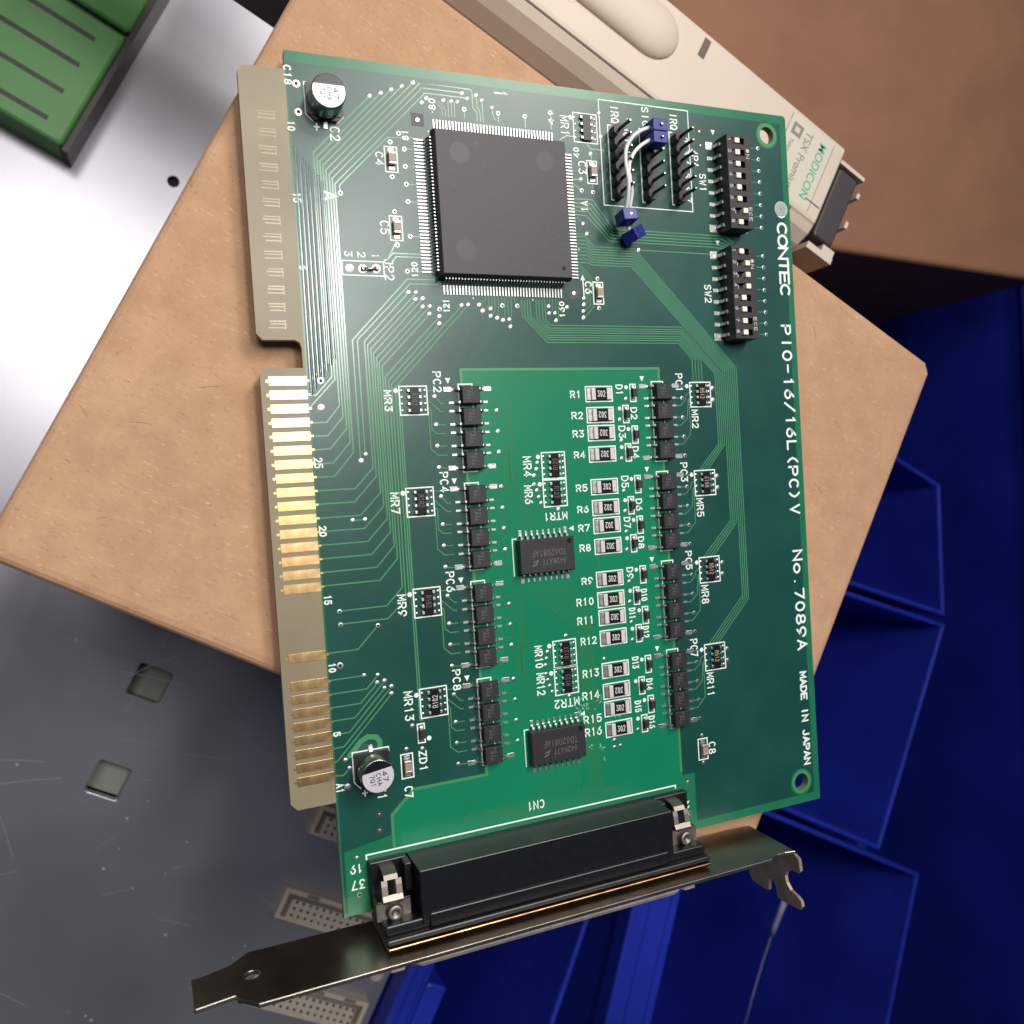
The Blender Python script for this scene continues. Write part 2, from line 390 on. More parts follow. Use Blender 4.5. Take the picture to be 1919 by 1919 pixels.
def letters(mb, s, centre, run, height, d, sw, z, mi=0, gap=0.34):
    e, u = DIRS[d] if isinstance(d, str) else d
    n = len(s); cell = run / (n - gap) if n > 1 else run; gw = cell * (1 - gap)
    if n == 1: gw = run
    start = Vector(centre) - e * (run / 2) - u * (height / 2)
    k = 0
    for i, ch in enumerate(s):
        for st in GL[ch]:
            pts = [start + e * (i * cell + x / 4 * gw) + u * (y / 6 * height) for x, y in st]
            closed = (Vector(st[0]) - Vector(st[-1])).length < .05 and len(st) > 3
            mb.ribbon(pts, sw, z + .0012 * (k % 7), mi, close=closed); k += 1
def label_box(mb, s, k, x0, y0, x1, y1, d, sw=0.27, z=0.05, mi=0):
    xm, ym = (x0 + x1) / 2, (y0 + y1) / 2
    c = at(k, xm, ym); sx = (at(k, x1, ym) - at(k, x0, ym)).length - sw; sy = (at(k, xm, y1) - at(k, xm, y0)).length - sw
    run, h = (sy, sx) if d in 'du' else (sx, sy)
    letters(mb, s, c, max(run, .1), h, d, sw, z, mi)

# ================================================================== SETTING
floor = MB(); floor.box(-3000, 3000, -3000, 3000, -330, -320); tag(floor.build('floor', 'floor_dark'), None, kind='structure')
ANG = math.radians(-30)          # the box, the rack plate and the module share this heading
def uv(v, u): return Vector((v * math.cos(ANG) - u * math.sin(ANG), v * math.sin(ANG) + u * math.cos(ANG)))

# ---- cardboard box the board lies on (own axes: x = V, y = U)
def cardboard_box():
    o = empty('cardboard_box', (*uv(14.5, 82), -138.0), ANG)
    tag(o, 'plain brown cardboard box carrying the green circuit board', 'box')
    hv, hu = 86.5, 67.3
    b = MB()
    def lp(i, z, c=2.0):
        a, d = hv - i, hu - i
        return [(-a + c, -d, z), (a - c, -d, z), (a, -d + c, z), (a, d - c, z), (a - c, d, z), (-a + c, d, z), (-a, d - c, z), (-a, -d + c, z)]
    b.rings([lp(.6, 0), lp(0, .8), lp(0, 131.9), lp(.15, 132.6), lp(.6, 133.2), lp(1.3, 133.6), lp(2.4, 133.8)], smooth=False)
    b.build('box_body', 'cardboard', o)
    k = MB(); k.noweld = True; rs = random.Random(11)     # scuffs in the paper
    for i in range(60):
        x, y, a, l = rs.uniform(-84, 84), rs.uniform(-65, 65), rs.uniform(0, 6.3), rs.uniform(.8, 4)
        k.ribbon([(x, y), (x + l * .5 * math.cos(a), y + l * .5 * math.sin(a) + .15), (x + l * math.cos(a), y + l * math.sin(a))], rs.uniform(.05, .13), 133.815 + .0006 * i)
    q_ = [(-24.5, -60.5), (-22.8, -58.7), (-20.5, -58.0), (-17.8, -58.9), (-15.5, -58.4)]; k.ribbon(q_, .16, 133.86)
    tag(k.build('scuff_mark', 'scuff', o), None, kind='stuff')
cardboard_box()

# ---- metal rack plate with the three row connectors
def rack_plate():
    o = empty('metal_rack_plate', (0, 0, -140), ANG)
    tag(o, 'grey metal rack plate with pale connectors and punched holes under the box', 'rack plate')
    def rr(x0, x1, y0, y1, r, n=5):
        P = []
        for cx, cy, a in ((x1 - r, y0 + r, -90), (x1 - r, y1 - r, 0), (x0 + r, y1 - r, 90), (x0 + r, y0 + r, 180)):
            P += [(cx + r * math.cos(math.radians(a + 90 * i / n)), cy + r * math.sin(math.radians(a + 90 * i / n))) for i in range(n + 1)]
        return P
    outer = rr(-330, 91.5, -330, 200.8, 6)
    holes = [circ(-95.1, 131.2, 1.7), rr(-34.8, -24.0, -25.2, -14.6, 1.0), circ(90.0 - 3.2, -86.8, 1.3, 16), rr(-32.4, -21.9, -57.6, -47.1, 1.0)]
    holed('plate', outer, holes, -3.4, 0, 'plate_metal', o, bevel=.25)
    b = MB()     # turned down rim of the square punched holes
    for x0, x1, y0, y1 in ((-34.8, -24.0, -25.2, -14.6), (-32.4, -21.9, -57.6, -47.1)):
        b = MB(); b.box(x0 - 1, x1 + 1, y0 - 1, y1 + 1, -9.6, -9.0, 0); b.build('hole_backing', 'hole_grey', o)
    
    b = MB(); b.lathe([(2.6, 0.02), (2.4, .7), (1.3, .75), (1.2, .1)], 86.8, -86.8, 18); b.build('rivet', 'shell_tan', o)
    for v0, v1, u1 in ((41, 84.5, -65.6), (43.6, 86.4, -94.6), (39.6, 83, -36.5)):
        u0 = u1 - 10.4
        c = MB()
        c.box(v0, v1, u0, u0 + 1.0, 0, 5.0); c.box(v0, v1, u1 - 1.5, u1, 0, 5.0)
        c.box(v0, v0 + 1.6, u0 + 1.0, u1 - 1.5, 0, 5.0); c.box(v1 - 1.6, v1, u0 + 1.0, u1 - 1.5, 0, 5.0)
        c.box(v0 + 3.6, v1 - 3.6, u0 + 1.0, u1 - 3.2, 0, 4.6)
        s = c.build('socket_connector', 'din_beige', o, )
        g = MB()
        g.box(v0 + 1.6, v0 + 3.6, u0 + 1.0, u1 - 1.5, 0, 1.6); g.box(v1 - 3.6, v1 - 1.6, u0 + 1, u1 - 1.5, 0, 1.6)
        g.box(v0 + 3.6, v1 - 3.6, u1 - 3.2, u1 - 1.5, 0, 1.6)
        for t in (.18, .5, .78): g.box(v0 + (v1 - v0) * t, v0 + (v1 - v0) * t + 4.4, u1 - 1.3, u1 - .2, 5.0, 5.06)
        g.build('connector_recess', 'din_grey', s)
        h = MB()
        nx = int((v1 - v0 - 9.5) / 2.54) + 1
        for r in range(3):
            for i in range(nx):
                cx = v0 + 5.4 + i * 2.54; cy = u0 + 2.1 + r * 2.25
                h.box(cx - .45, cx + .45, cy - .45, cy + .45, 4.55, 4.64)
        tag(h.build('contact_hole', 'hole_shadow_black', s), None, kind='stuff')
    sp = MB()
    for i in range(46):
        x = random.uniform(-120, 60); y = random.uniform(-130, 0); sp.disc(x, y, .03, random.uniform(.15, .5), 7)
    tag(sp.build('dust_speck', 'din_beige', o), None, kind='stuff')
    sc = MB(); sc.noweld = True; rs = random.Random(5)
    for i in range(45):
        x, y, a, l = rs.uniform(-60, 80), rs.uniform(-125, 0), rs.gauss(.3, .5), rs.uniform(3, 22)
        sc.ribbon([(x, y), (x + l * .5 * math.cos(a), y + l * .5 * math.sin(a) + .3), (x + l * math.cos(a), y + l * math.sin(a))], rs.uniform(.06, .2), .02 + .0012 * i)
    tag(sc.build('scratch', 'scratch', o), None, kind='stuff')
rack_plate()

# ---- green terminal blocks at the rack's far left
def green_blocks():
    src = None
    for i, (u0, lab) in enumerate(((160.3, 'upper green plastic block beside the pale rack plate'), (118.5, 'lower green plastic block beside the pale rack plate'))):
        o = empty('green_terminal_block', (*uv(-145, u0), -140), ANG)
        tag(o, lab, 'terminal block', 'green plastic blocks on the rack plate')
        b = MB(); b.bbox(-22, 21.5, 0, 40.3, 0.02, 14, 1.0); b.build('housing', 'terminal_green', o)
        k = MB()
        for t in range(4): k.box(-18, 15, 4.5 + t * 9.6, 6.0 + t * 9.6, 14.0, 14.06)
        k.build('slot', 'module_black', o) if i == 1 else None
        g = MB(); g.box(21.5, 23.2, -.4, 41.3, 0.02, 12.0); g.box(-22, 21.5, 40.3, 41.3, .02, 12); g.build('side_cover', 'module_black', o)
green_blocks()

# ---- pale programmable controller module beyond the box
def controller_module():
    o = empty('controller_module', (0, 0, -20), ANG)
    tag(o, 'beige plastic controller module with black end lying beyond the cardboard box', 'controller module')
    V0, V1 = -150, 61.5
    prof = [(164.2, -19), (164.4, -13), (165.6, -8.0), (167.6, -4.0), (170.2, -1.3), (172.4, -.25), (172.75, -.7), (173.1, -.2), (174.0, 0), (196.6, 0), (197.3, -.7), (197.3, -60), (164.2, -60)]
    b = MB(); b.rings([[(v, u, z) for u, z in prof] for v in (V0, V1 - .6)] + [[(V1, (u - 181) * .985 + 181, z - (.6 if z > -30 else 0)) for u, z in prof]])
    b.build('module_body', 'module_beige', o)
    b = MB(); b.box(V0, V1 - 6, 164.0, 164.22, -20.2, -18.6); b.box(V0, V1 - 10, 172.55, 172.95, -.62, -.15); b.build('seam', 'module_seam_shade', o)
    b = MB(); b.box(V0, V1 - 6, 163.9, 164.19, -60, -20.3); b.build('lower_side_shade', 'module_seam_shade', o)  # dark sheet over the lower side, its shade put into the colour
    # thumb groove: a raised half-round ridge with a rounded end
    g = MB(); n = 16; rings = []
    ends = [(-150, 1)] + [(-2 + 7.5 * math.sin(math.radians(a)), math.cos(math.radians(a))) for a in range(0, 91, 15)]
    for v, s_ in ends:
        s_ = max(s_, .02)
        rings.append([(v, 187.6 + 7.0 * s_ * math.cos(math.pi * i / n), .02 + 2.6 * s_ * math.sin(math.pi * i / n)) for i in range(n + 1)])
    g.rings(rings, smooth=True); g.build('grip_ridge', 'module_beige', o)
    k = MB(); k.box(11.2, 13.2, 190.2, 195.6, .0, .06); k.build('vent_slot', 'module_seam_shade', o)
    k = MB(); k.ring(-23.5, 181.5, .05, 1.9, 2.3, 24); k.disc(-23.5, 181.5, .03, 1.9, 24); k.build('moulding_mark', 'module_beige', o)
    # black terminal end
    e = MB(); e.bbox(62.4, 69.5, 171.0, 192.6, -30, -1.0, .6); e.build('end_connector', 'module_black', o)
    e = MB(); e.box(61.55, 70.6, 192.9, 194.0, -30, -.3); e.box(61.55, 70.6, 166.2, 168.0, -30, -.3)
    e.box(69.8, 70.8, 177.5, 179.5, -20, .2); e.box(69.8, 70.8, 187.0, 188.6, -20, .2); e.box(66.5, 70.6, 168.0, 170.2, -30, -.6)
    e.build('end_frame', 'module_beige', o)
    e = MB(); e.bbox(40, 58.2, 150.5, 164.8, -42, -2.2, .6); e.build('side_latch', 'module_black', o)
    e = MB(); e.box(44.5, 51.5, 166.4, 168.4, -.05, .07); e.box(52, 52.5, 167, 172.8, -.05, .06); e.box(55.4, 60.5, 177.2, 177.6, -.05, .06); e.build('latch_slot', 'module_seam_shade', o)
    k = MB(); k.box(42.3, 57.5, 174.5, 195.6, .012, .022); k.build('label_sticker', 'sticker', o)
    # flat print
    def word(s, v, u, size, m, name, bold=False):
        c = bpy.data.curves.new(name, 'FONT'); c.body = s; c.size = size * MM; c.align_x = 'LEFT'
        if bold: c.offset = .03 * MM
        t = bpy.data.objects.new(name, c); col.objects.link(t)
        me = bpy.data.meshes.new_from_object(t.evaluated_get(bpy.context.evaluated_depsgraph_get())); me.name = name
        bpy.data.objects.remove(t)
        me.materials.clear(); me.materials.append(MATS[m])
        for p in me.polygons: p.material_index = 0
        return link(name, me, o, (v, u, .06), -math.pi / 2)
    word('MODICON', 53.2, 193.6, 3.5, 'module_green_ink', 'brand_lettering', True)
    word('TSX Premium', 48.2, 193.8, 3.3, 'module_grey_ink', 'model_lettering')
    word('Telemecanique', 44.3, 189.0, 1.7, 'module_grey_ink', 'maker_lettering')
    k = MB(); k.box(43.6, 47.0, 190.2, 193.6, .03, .07, 0); k.box(44.5, 46.1, 191.1, 192.7, .07, .10, 1); k.build('maker_emblem', ['module_grey_ink', 'module_beige'], o)
    k = MB(); k.box(42.2, 42.35, 174, 195.6, .03, .05); k.box(57.4, 57.55, 174.5, 195.6, .03, .05); k.build('label_line', 'module_seam_shade', o)
controller_module()

# ---- brown box in shade behind the module
def brown_box():
    o = empty('brown_cardboard_box', (300, 250, -320), math.radians(-4))
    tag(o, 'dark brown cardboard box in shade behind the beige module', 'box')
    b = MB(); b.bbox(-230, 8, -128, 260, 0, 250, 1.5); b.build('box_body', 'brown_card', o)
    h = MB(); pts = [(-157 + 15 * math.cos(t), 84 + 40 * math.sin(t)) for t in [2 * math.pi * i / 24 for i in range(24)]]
    h.flat(pts, 250.12); h.build('shadow_patch', 'hole_shadow_black', o)  # flat black ellipse painted in for a shadow on the lid
brown_box()

# ---- blue parts bins
def bin_(quad, lip, label, depth=188, ztop=-128, wall=2.2, grooves=True):
    """open bin: quad = outer rim corners (far left, far right, near right, near left) in V,U; lip = width of the left rim"""
    P = [uv(*p) for p in quad]
    cx = sum(p.x for p in P) / 4; cy = sum(p.y for p in P) / 4
    o = empty('parts_bin', (cx, cy, ztop - depth)); tag(o, label, 'bin', 'blue plastic parts bins beside the box')
    L = [Vector((p.x - cx, p.y - cy)) for p in P]
    def inset(pts, left, other):
        n = len(pts); out = []
        off = [other, other, other, left]          # edges: far, right, near, left
        for i in range(n):
            a, b_, c = pts[i - 1], pts[i], pts[(i + 1) % n]
            d1 = (b_ - a).normalized(); d2 = (c - b_).normalized()
            n1 = Vector((d1.y, -d1.x)); n2 = Vector((d2.y, -d2.x))
            o1, o2 = off[i - 1], off[i]
            A = a + n1 * o1; Bq = b_ + n2 * o2
            den = d1.x * d2.y - d1.y * d2.x
            t = ((Bq.x - A.x) * d2.y - (Bq.y - A.y) * d2.x) / den
            out.append(A + d1 * t)
        return out
    i1 = inset(L, lip, wall); bot = inset(L, lip + 5, wall + 4); botin = inset(L, lip + 6, wall + 5)
    z = depth
    b = MB()
    R = lambda pts, zz: [(p.x, p.y, zz) for p in pts]
    b.rings([R(inset(L, 4, 4), 0), R(inset(L, .6, .6), z - 9), R(L, z - 8.5), R(L, z - .9), R(inset(L, .3, .3), z - .25), R(inset(L, .9, .9), z), R(inset(L, lip - .8, wall - .9), z), R(inset(L, lip - .2, wall - .3), z - .25), R(i1, z - .9), R(botin, 3)], cap0=True, cap1=True)
    b.build('bin_shell', 'bin_blue', o)
    far, near = L[0], L[3]
    e = (far - near); ln = e.length; e.normalize(); n_ = Vector((e.y, -e.x))
    if lip > 8 and grooves:
        g = MB()
        for off, wd in ((lip * .36, .7), (lip * .8, .5)):
            a = near + n_ * off + e * 2; c = far + n_ * off - e * 2
            q_ = [a, a + n_ * wd, c + n_ * wd, c]
            g.prism([(p.x, p.y) for p in q_], z + .02, z + .5)
        g.build('rim_rib', 'bin_blue', o)
    return o, L, e, n_, near
oA = bin_([(91.6, 60), (147.0, 60), (162.0, -150), (91.8, -150)], 9.0, 'blue parts bin nearest the grey rack plate')
st = MB(); st.bbox(0, 8, -60, 0, -14, -.6, .8)
st.build('label_holder', 'bin_blue', oA[0], (oA[4].x + oA[3].x * 9.5 + oA[2].x * 70, oA[4].y + oA[3].y * 9.5 + oA[2].y * 70, 188), ANG)
oB = bin_([(160.5, 21.5), (312, 23.5), (352, -190), (199.5, -190)], 21.0, 'blue parts bin with a wide slotted rim beside the card bracket')
p0 = oB[4] + oB[2] * 98 + oB[3] * 12
sl = MB(); sl.box(-1.2, 1.2, -4.5, 4.5, 188.02, 188.08); sl.build('rim_slot', 'hole_shadow_black', oB[0], (p0.x, p0.y, 0), math.atan2(oB[2].y, oB[2].x) - math.pi / 2)
oC = bin_([(150, 112), (276, 133), (284, 25.5), (150, 24.0)], 3, 'blue parts bin behind the wide rimmed bin, farther along the box')
oD = bin_([(150, 188), (244, 190), (274, 136), (150, 114.5)], 3, 'small blue parts bin next to the dark brown box')
def shade_stack():  # added blocker: keeps the side lamp off the open bins and brown box
    o = empty('parts_bin', (423, 60, -320)); tag(o, 'tall blue stack added beyond the open bins to shade them', 'bin', 'blue plastic parts bins beside the box')
    for i in range(6):
        b = MB(); z = i * 120
        b.rings([[(x, y, zz) for x, y in ((-105 + i_, -350 + i_), (105 - i_, -350 + i_), (105 - i_, 360 - i_), (-105 + i_, 360 - i_))] for i_, zz in ((3, z), (0, z + 106), (-2, z + 108), (-2, z + 118), (0, z + 119.5))])
        b.build('shade_tier', 'bin_blue', o)
shade_stack()
def pale_string():
    P = [Vector(p) for p in [(226.1, -146.9, -155.0), (224.9, -153.1, -157.0), (223.0, -159.4, -159.0), (222.5, -164.6, -161.0), (218.3, -176.8, -163.0), (213.4, -191.9, -165.0), (207.9, -209.5, -167.0)]]
    b = MB(); b.tube(P, .3, 6)
    s = MB(); s.tube([P[0], P[1] + Vector((-.6, 0, .2)), P[2], P[3]], 1.3, 8)
    o = empty('pale_string', P[0]); tag(o, 'thin pale strand hanging inside the dark blue bin under the bracket fork', 'string')
    for bb, nm in ((b, 'strand'), (s, 'frayed_end')):
        bb.v = [tuple(Vector(p) - P[0]) for p in bb.v]; bb.build(nm, 'string_pale', o)
pale_string()

# ================================================================== THE BOARD
W, YT, YB = 113.66, 136.25, -24.49
board = empty('circuit_board'); tag(board, 'green interface circuit board with gold edge contacts lying on the cardboard box', 'circuit board')
HO = [(108.05, 131.34, 1.9), (108.38, -19.49, 1.9)]
def fillet(pts, r):    # rounds chosen corners: pts = (x, y, r)
    return pts
outline = [(0, YB), (0, -2.55), (-7.0, -2.55), (-8.2, -1.3), (-8.2, 77.4), (-7.05, 78.55), (-.45, 78.55), (-.45, 82.3), (-.75, 83.2), (-1.5, 83.65), (-7.3, 83.65), (-8.3, 84.8), (-8.3, 131.5), (-7.4, 132.6), (0, 132.75), (0, YT - .2), (.2, YT), (W - .7, YT), (W - .2, YT - .2), (W, YT - .7), (W, YB + .3), (W - .3, YB)]
holed('substrate', outline, [circ(*h) for h in HO], -1.6, -.03, 'fr4', board)
main = [(0.02, YB + .02), (0.02, YT - .05), (W - .6, YT - .05), (W - .05, YT - .6), (W - .05, YB + .05)]
holed('solder_mask', main, [circ(x, y, r + .02) for x, y, r in HO], -.03, 0, 'mask_border', board)
gt = lambda k, x, y: tuple(at(k, x, y))
# copper plane areas seen through the mask
Bx0, Bx1 = at('E', 400, 1405).x, at('F', 497, 1395).x
By1 = at('E', 400, 1405).y; By0 = at('N', 262, 965).y
yz = -13.2
zoneL, zoneR = at('M', 555, 1420), at('O', 675, 955)
zx1 = at('O', 700, 1410).x
xl = at('M', 990, 1200).x
pl = [(.35, YT - 2.0), (W - 1.7, YT - 2.0), (W - 1.7, YB + 1.9), (zx1 + .15, YB + 1.9), (zx1 + .15, zoneR.y + .15), (Bx1 + .35, zoneR.y + .15), (Bx1 + .35, By1 + .35), (Bx0 - .35, By1 + .35), (Bx0 - .35, By0 + .35), (at('M', 1180, 870).x - .2, By0 + .35), (xl - .35, at('M', 990, 1090).y + .2), (xl - .35, zoneL.y + 1.2), (zoneL.x - .1, zoneL.y - .2), (zoneL.x - .1, YB + .7), (.35, YB + .7)]
def halo(x, y, r): return circ(x, y, r, 32)
holed('ground_plane', pl, [halo(x, y, 3.1) for x, y, r in HO], .0, .008, 'mask_dark', board)
br = [(Bx0 + .25, By1 - .55), (Bx1 - .45, By1 - .55), (Bx1 - .45, yz), (xl + .35, yz), (xl + .35, at('M', 990, 1090).y - .1), (at('M', 1180, 870).x + .1, By0 - .35), (Bx0 + .25, By0 - .35)]
holed('open_area', br, [], .0, .012, 'mask_bright', board)
for x, y, r in HO: hb = MB(); hb.ring(x, y, .012, 2.0, 2.75, 32); hb.build('hole_rim', 'mask_rim', board)

# ---- traces
tr = MB(); tr.noweld = True
def trace(pts, wd=.22, mb=None, z=.02, snap=True):
    P = [at(*p) if isinstance(p[0], str) else Vector(p) for p in pts]
    if snap:
        for i in range(1, len(P)):
            d = P[i] - P[i - 1]
            if abs(d.x) < .07 * abs(d.y): P[i].x = P[i - 1].x
            elif abs(d.y) < .05 * abs(d.x): P[i].y = P[i - 1].y
    (mb or tr).ribbon(P, wd, z + .0004 * (len((mb or tr).f) % 9))
# address bus: eight lines from the vias beside the chip down to the contacts
knee = [(755, 985), (785, 1027), (812, 1065), (839, 1105), (867, 1143), (896, 1183), (923, 1220), (948, 1267)]
top = [[('A', 1260, 478)], [('A', 1360, 450)], [('A', 1455, 420)], [('A', 1550, 390)], [('A', 1650, 358)],
       [('B', 480, 420), ('B', 20, 365), ('A', 1710, 365)], [('B', 412, 452), ('B', 45, 407), ('A', 1730, 407)], [('B', 460, 500), ('B', 65, 460), ('A', 1750, 460)]]
peel = [[('G', 690, 0), ('G', 495, 150), ('G', 462, 158)], [('G', 705, 125), ('G', 540, 290), ('G', 470, 290)], [('G', 725, 150), ('G', 480, 405)], [('G', 765, 385), ('G', 635, 535), ('G', 490, 535)],
        [('G', 800, 485), ('G', 645, 655), ('G', 500, 657)], [('G', 830, 590), ('G', 665, 775), ('G', 510, 775)], [('G', 865, 710), ('G', 693, 900), ('G', 515, 902)], [('G', 893, 805), ('G', 705, 1020), ('G', 525, 1030)]]
for k, t, p in zip(knee, top, peel):
    kx = at('A', *k); p0 = at(*p[0])
    trace(t + [('A', *k), (kx.x, p0.y)] + p[1:], .24)
trace([('A', 1650, 857), ('A', 1420, 850), ('A', 990, 1280), ('A', 998, 1352)])
for xa, ye in ((1105, 885), (1150, 825)):
    kx = at('D', xa, 1145); trace([('D', 1860 if xa < 1120 else 1885, 578 if xa < 1120 else 615), ('D', 1840 if xa < 1120 else 1860, 598 if xa < 1120 else 640), ('D', 1600 if xa < 1120 else 1625, 595 if xa < 1120 else 635), ('D', xa, 1140), (kx.x, at('G', 950, ye).y)])
# data bus: lines from the vias under the chip
dk = [(1213, 1150, 1610, 712), (1240, 1185, 1678, 720), (1270, 1220, 1675, 775), (1295, 1258, 1738, 768), (1322, 1300, 1738, 843), (1345, 1340, 1800, 838), (1372, 1372, 1800, 905), (1400, 1470, 1888, 928), (1430, 1505, 1888, 993), (1458, 1535, 2089, 828), (1490, 1565, 2147, 823), (1515, 1600, 1514, 1590), (1537, 1640, 1536, 1632)]
de = [[('G', 1058, 943), ('G', 890, 1130), ('G', 530, 1153)], [('G', 1085, 1020), ('G', 885, 1250), ('G', 540, 1275)], [('G', 1120, 1165), ('G', 940, 1370), ('G', 550, 1398)], [('G', 1150, 1285), ('G', 975, 1488), ('G', 560, 1520)],
      [('G', 1180, 1400), ('G', 1005, 1605), ('G', 570, 1643)], [('G', 1215, 1518), ('G', 1040, 1722), ('G', 577, 1765)], [('G', 1245, 1645), ('G', 1085, 1838), ('G', 585, 1888)], [('J', 1278, 128), ('J', 1115, 323), ('J', 595, 380)],
      [('J', 1325, 385), ('J', 1175, 553), ('J', 750, 605)], [('J', 1345, 480), ('J', 1275, 570), ('J', 1185, 668), ('J', 760, 725)], [('J', 1380, 452)], [('J', 1450, 1590)], [('J', 1480, 1590)]]
for (x, y, vx, vy), e_ in zip(dk, de):
    kx = at('D', x, y); p0 = at(*e_[0])
    trace([('D', vx, vy), ('D', x, y), (kx.x, p0.y)] + e_[1:], .24)
for pts in ([('J', 1095, 730), ('J', 915, 945), ('J', 640, 987)], [('J', 970, 1180), ('J', 650, 1232)], [('J', 1093, 1178), ('J', 995, 1300), ('J', 660, 1355)], [('J', 1090, 1248), ('J', 940, 1430), ('J', 668, 1475)],
            [('J', 1155, 1230), ('J', 890, 1558), ('J', 675, 1595)], [('J', 1155, 1295), ('J', 840, 1690), ('J', 683, 1720)], [('J', 1217, 1280), ('J', 790, 1820), ('J', 690, 1840)], [('J', 1217, 1345), ('M', 495, 605), ('M', 460, 620)],
            [('M', 600, 672), ('M', 545, 735), ('M', 462, 742)], [('G', 868, 1418), ('G', 980, 1410)], [('A', 1500, 1790), ('D', 1420, 415), ('D', 1470, 357), ('D', 1720, 358)], [('D', 1440, 470), ('D', 1500, 388), ('D', 1730, 390)]):
    trace(pts)
for i, x in enumerate((640, 680, 720, 760, 800)):     # dimpled lines under the mask beside the edge
    pass
# right half: chip to switches, chip to networks
for i in range(5):
    yy = 1293 + i * 27
    trace([('B', 1390, 1400 + i * 36), ('B', 1585 - i * 14, 1405 + i * 36), ('C', 330 - i * 8, 1293 + i * 27), ('C', 1335 - i * 25, 1330 + i * 27), ('C', 1412 - i * 25, 1420 + i * 12)])
right_lower = []
for i in range(8):
    f = i / 7
    trace([('E', 1440, 205 + f * 235), ('E', 1520 + 30 * f, 208 + f * 232), ('E', 1600 - f * 20, 300 + f * 163), ('F', 285 - 30 * f, 322 + f * 145), ('F', 1195 - f * 116, 1385 + f * 33)], .2)
sx = [945, 970, 995, 1020, 1075, 1100, 1130, 1155]
kn = [(1180, 1160), (1185, 1135), (1190, 1115), (1193, 1095), (1195, 1070), (1198, 1050), (1200, 1030), (1205, 1005)]
for i in range(8):
    y1 = 920 if i < 4 else 955
    kx = at('E', sx[i], 780); ky = at('E', sx[i], y1)
    kk = at('E', *kn[i]); fx, fy = 680 + i * 3.2, 1165 - i * 21.5
    if i < 4:
        e_ = [('F', 800 + i * 27, 1310 + i * 3), ('F', 810 + i * 24, 1520)]
    else:
        j = i - 4; e_ = [('F', 1005 + j * 16.5, 1440 - j * 5)]
    trace([(kx.x, kx.y), (kx.x, ky.y), tuple(kk), ('F', fx, kn[i][1] + 10)] + e_, .2)
for i in range(12):
    f = i / 11; a = at('F', 1005 + 191 * f, 1440 - 55 * f); g3 = i // 4; j = i % 4
    e_ = [[('I', 1040 + 16 * j, 728 + 2 * j), ('I', 865 + 25 * j, 965)], [('I', 1145 + 15 * j, 1415 + 6 * j), ('I', 905 + 27 * j, 1745)], [('L', 1150 + 18 * j, 460 + 8 * j), ('L', 860 + 25 * j, 892)]][g3]
    p0 = at(*e_[0]); trace([tuple(a), (a.x, p0.y), e_[1]], .2)
trace([('C', 563, 1482), ('C', 1230, 1515)])
for i in range(4):
    trace([('E', 1455, 470 + i * 29), ('E', 1480 + 4 * i, 468 + i * 29), ('E', 1578 - i * 25, 580 + 10 * i), ('E', 1590 - i * 26, 840 - i * 20), ('E', 1512 - (i % 2) * 2, 940 - i * 58)], .18)
for xs, ye in ((235, 560), (262, 560), (292, 560), (320, 590), (348, 560)): trace([('B', xs, 660), ('B', xs - 2, 600), ('B', xs - 60, 530)] if xs < 290 else [('B', xs, 670), ('B', xs - 3, 530)], .16)
for a_x, a_y, b_x, b_y in ((430, 600, 434, 680), (975, 663, 977, 760), (1205, 630, 1215, 775), (735, 635, 738, 715)): trace([('B', a_x, a_y), ('B', b_x, b_y)], .16)
trace([('B', 480, 420), ('B', 500, 440), ('B', 505, 580), ('B', 545, 630), ('B', 548, 705)], .16); trace([('B', 540, 473), ('B', 545, 580), ('B', 572, 620), ('B', 575, 710)], .16); trace([('B', 590, 518), ('B', 600, 715)], .16); trace([('B', 683, 583), ('B', 685, 640), ('B', 708, 690)], .16)
trace([('B', 1390, 1228), ('B', 1483, 1228)], .16); trace([('B', 1420, 1275), ('B', 1488, 1330)], .16); trace([('B', 1445, 1570), ('B', 1503, 1628)], .16); trace([('B', 1430, 1718), ('B', 1537, 1720)], .16)
trace([('B', 1570, 1000), ('B', 1572, 1060)], .16); trace([('B', 1585, 1270), ('B', 1590, 1345)], .16); trace([('B', 1530, 905), ('B', 1565, 955), ('B', 1730, 968)], .16); trace([('B', 1430, 845), ('B', 1350, 840), ('B', 1290, 870)], .16)
for y in (957, 1113, 1273, 1430): trace([('A', 1570 + (y - 957) * .075, y), ('A', 1660 + (y - 957) * .075, y + 2)], .16)
trace([('A', 1625, 1742), ('A', 1715, 1742)], .16); trace([('D', 1600, 520), ('D', 1730, 528)], .16)
for i, (xx, yy) in enumerate(((567, 825), (600, 878), (672, 860), (672, 925), (730, 943), (775, 830), (783, 962), (838, 955), (850, 1020), (910, 833))):
    px = 620 + i * 29
    trace([('E', px, 745), ('E', px + 3, max(765, yy - 50)), ('E', xx, yy)], .16, snap=False)
for xx, yy, px in ((1193, 838, 1195), (1197, 900, 1222), (1250, 898, 1250), (1260, 965, 1278)): trace([('E', px, 770), ('E', px + 2, yy - 30), ('E', xx, yy)], .16, snap=False)
for i in range(8):    # switch pads to the row of vias
    for kk, x0, y0, x1, y1 in (('C', 1570, 565, 1632, 568), ('F', 1375, 382, 1437, 385)):
        dx, dy = (4.7, 102) if kk == 'C' else (4.4, 100.7)
        trace([(kk, x0 + dx * i, y0 + dy * i), (kk, x1 + dx * i, y1 + dy * i)], .16)
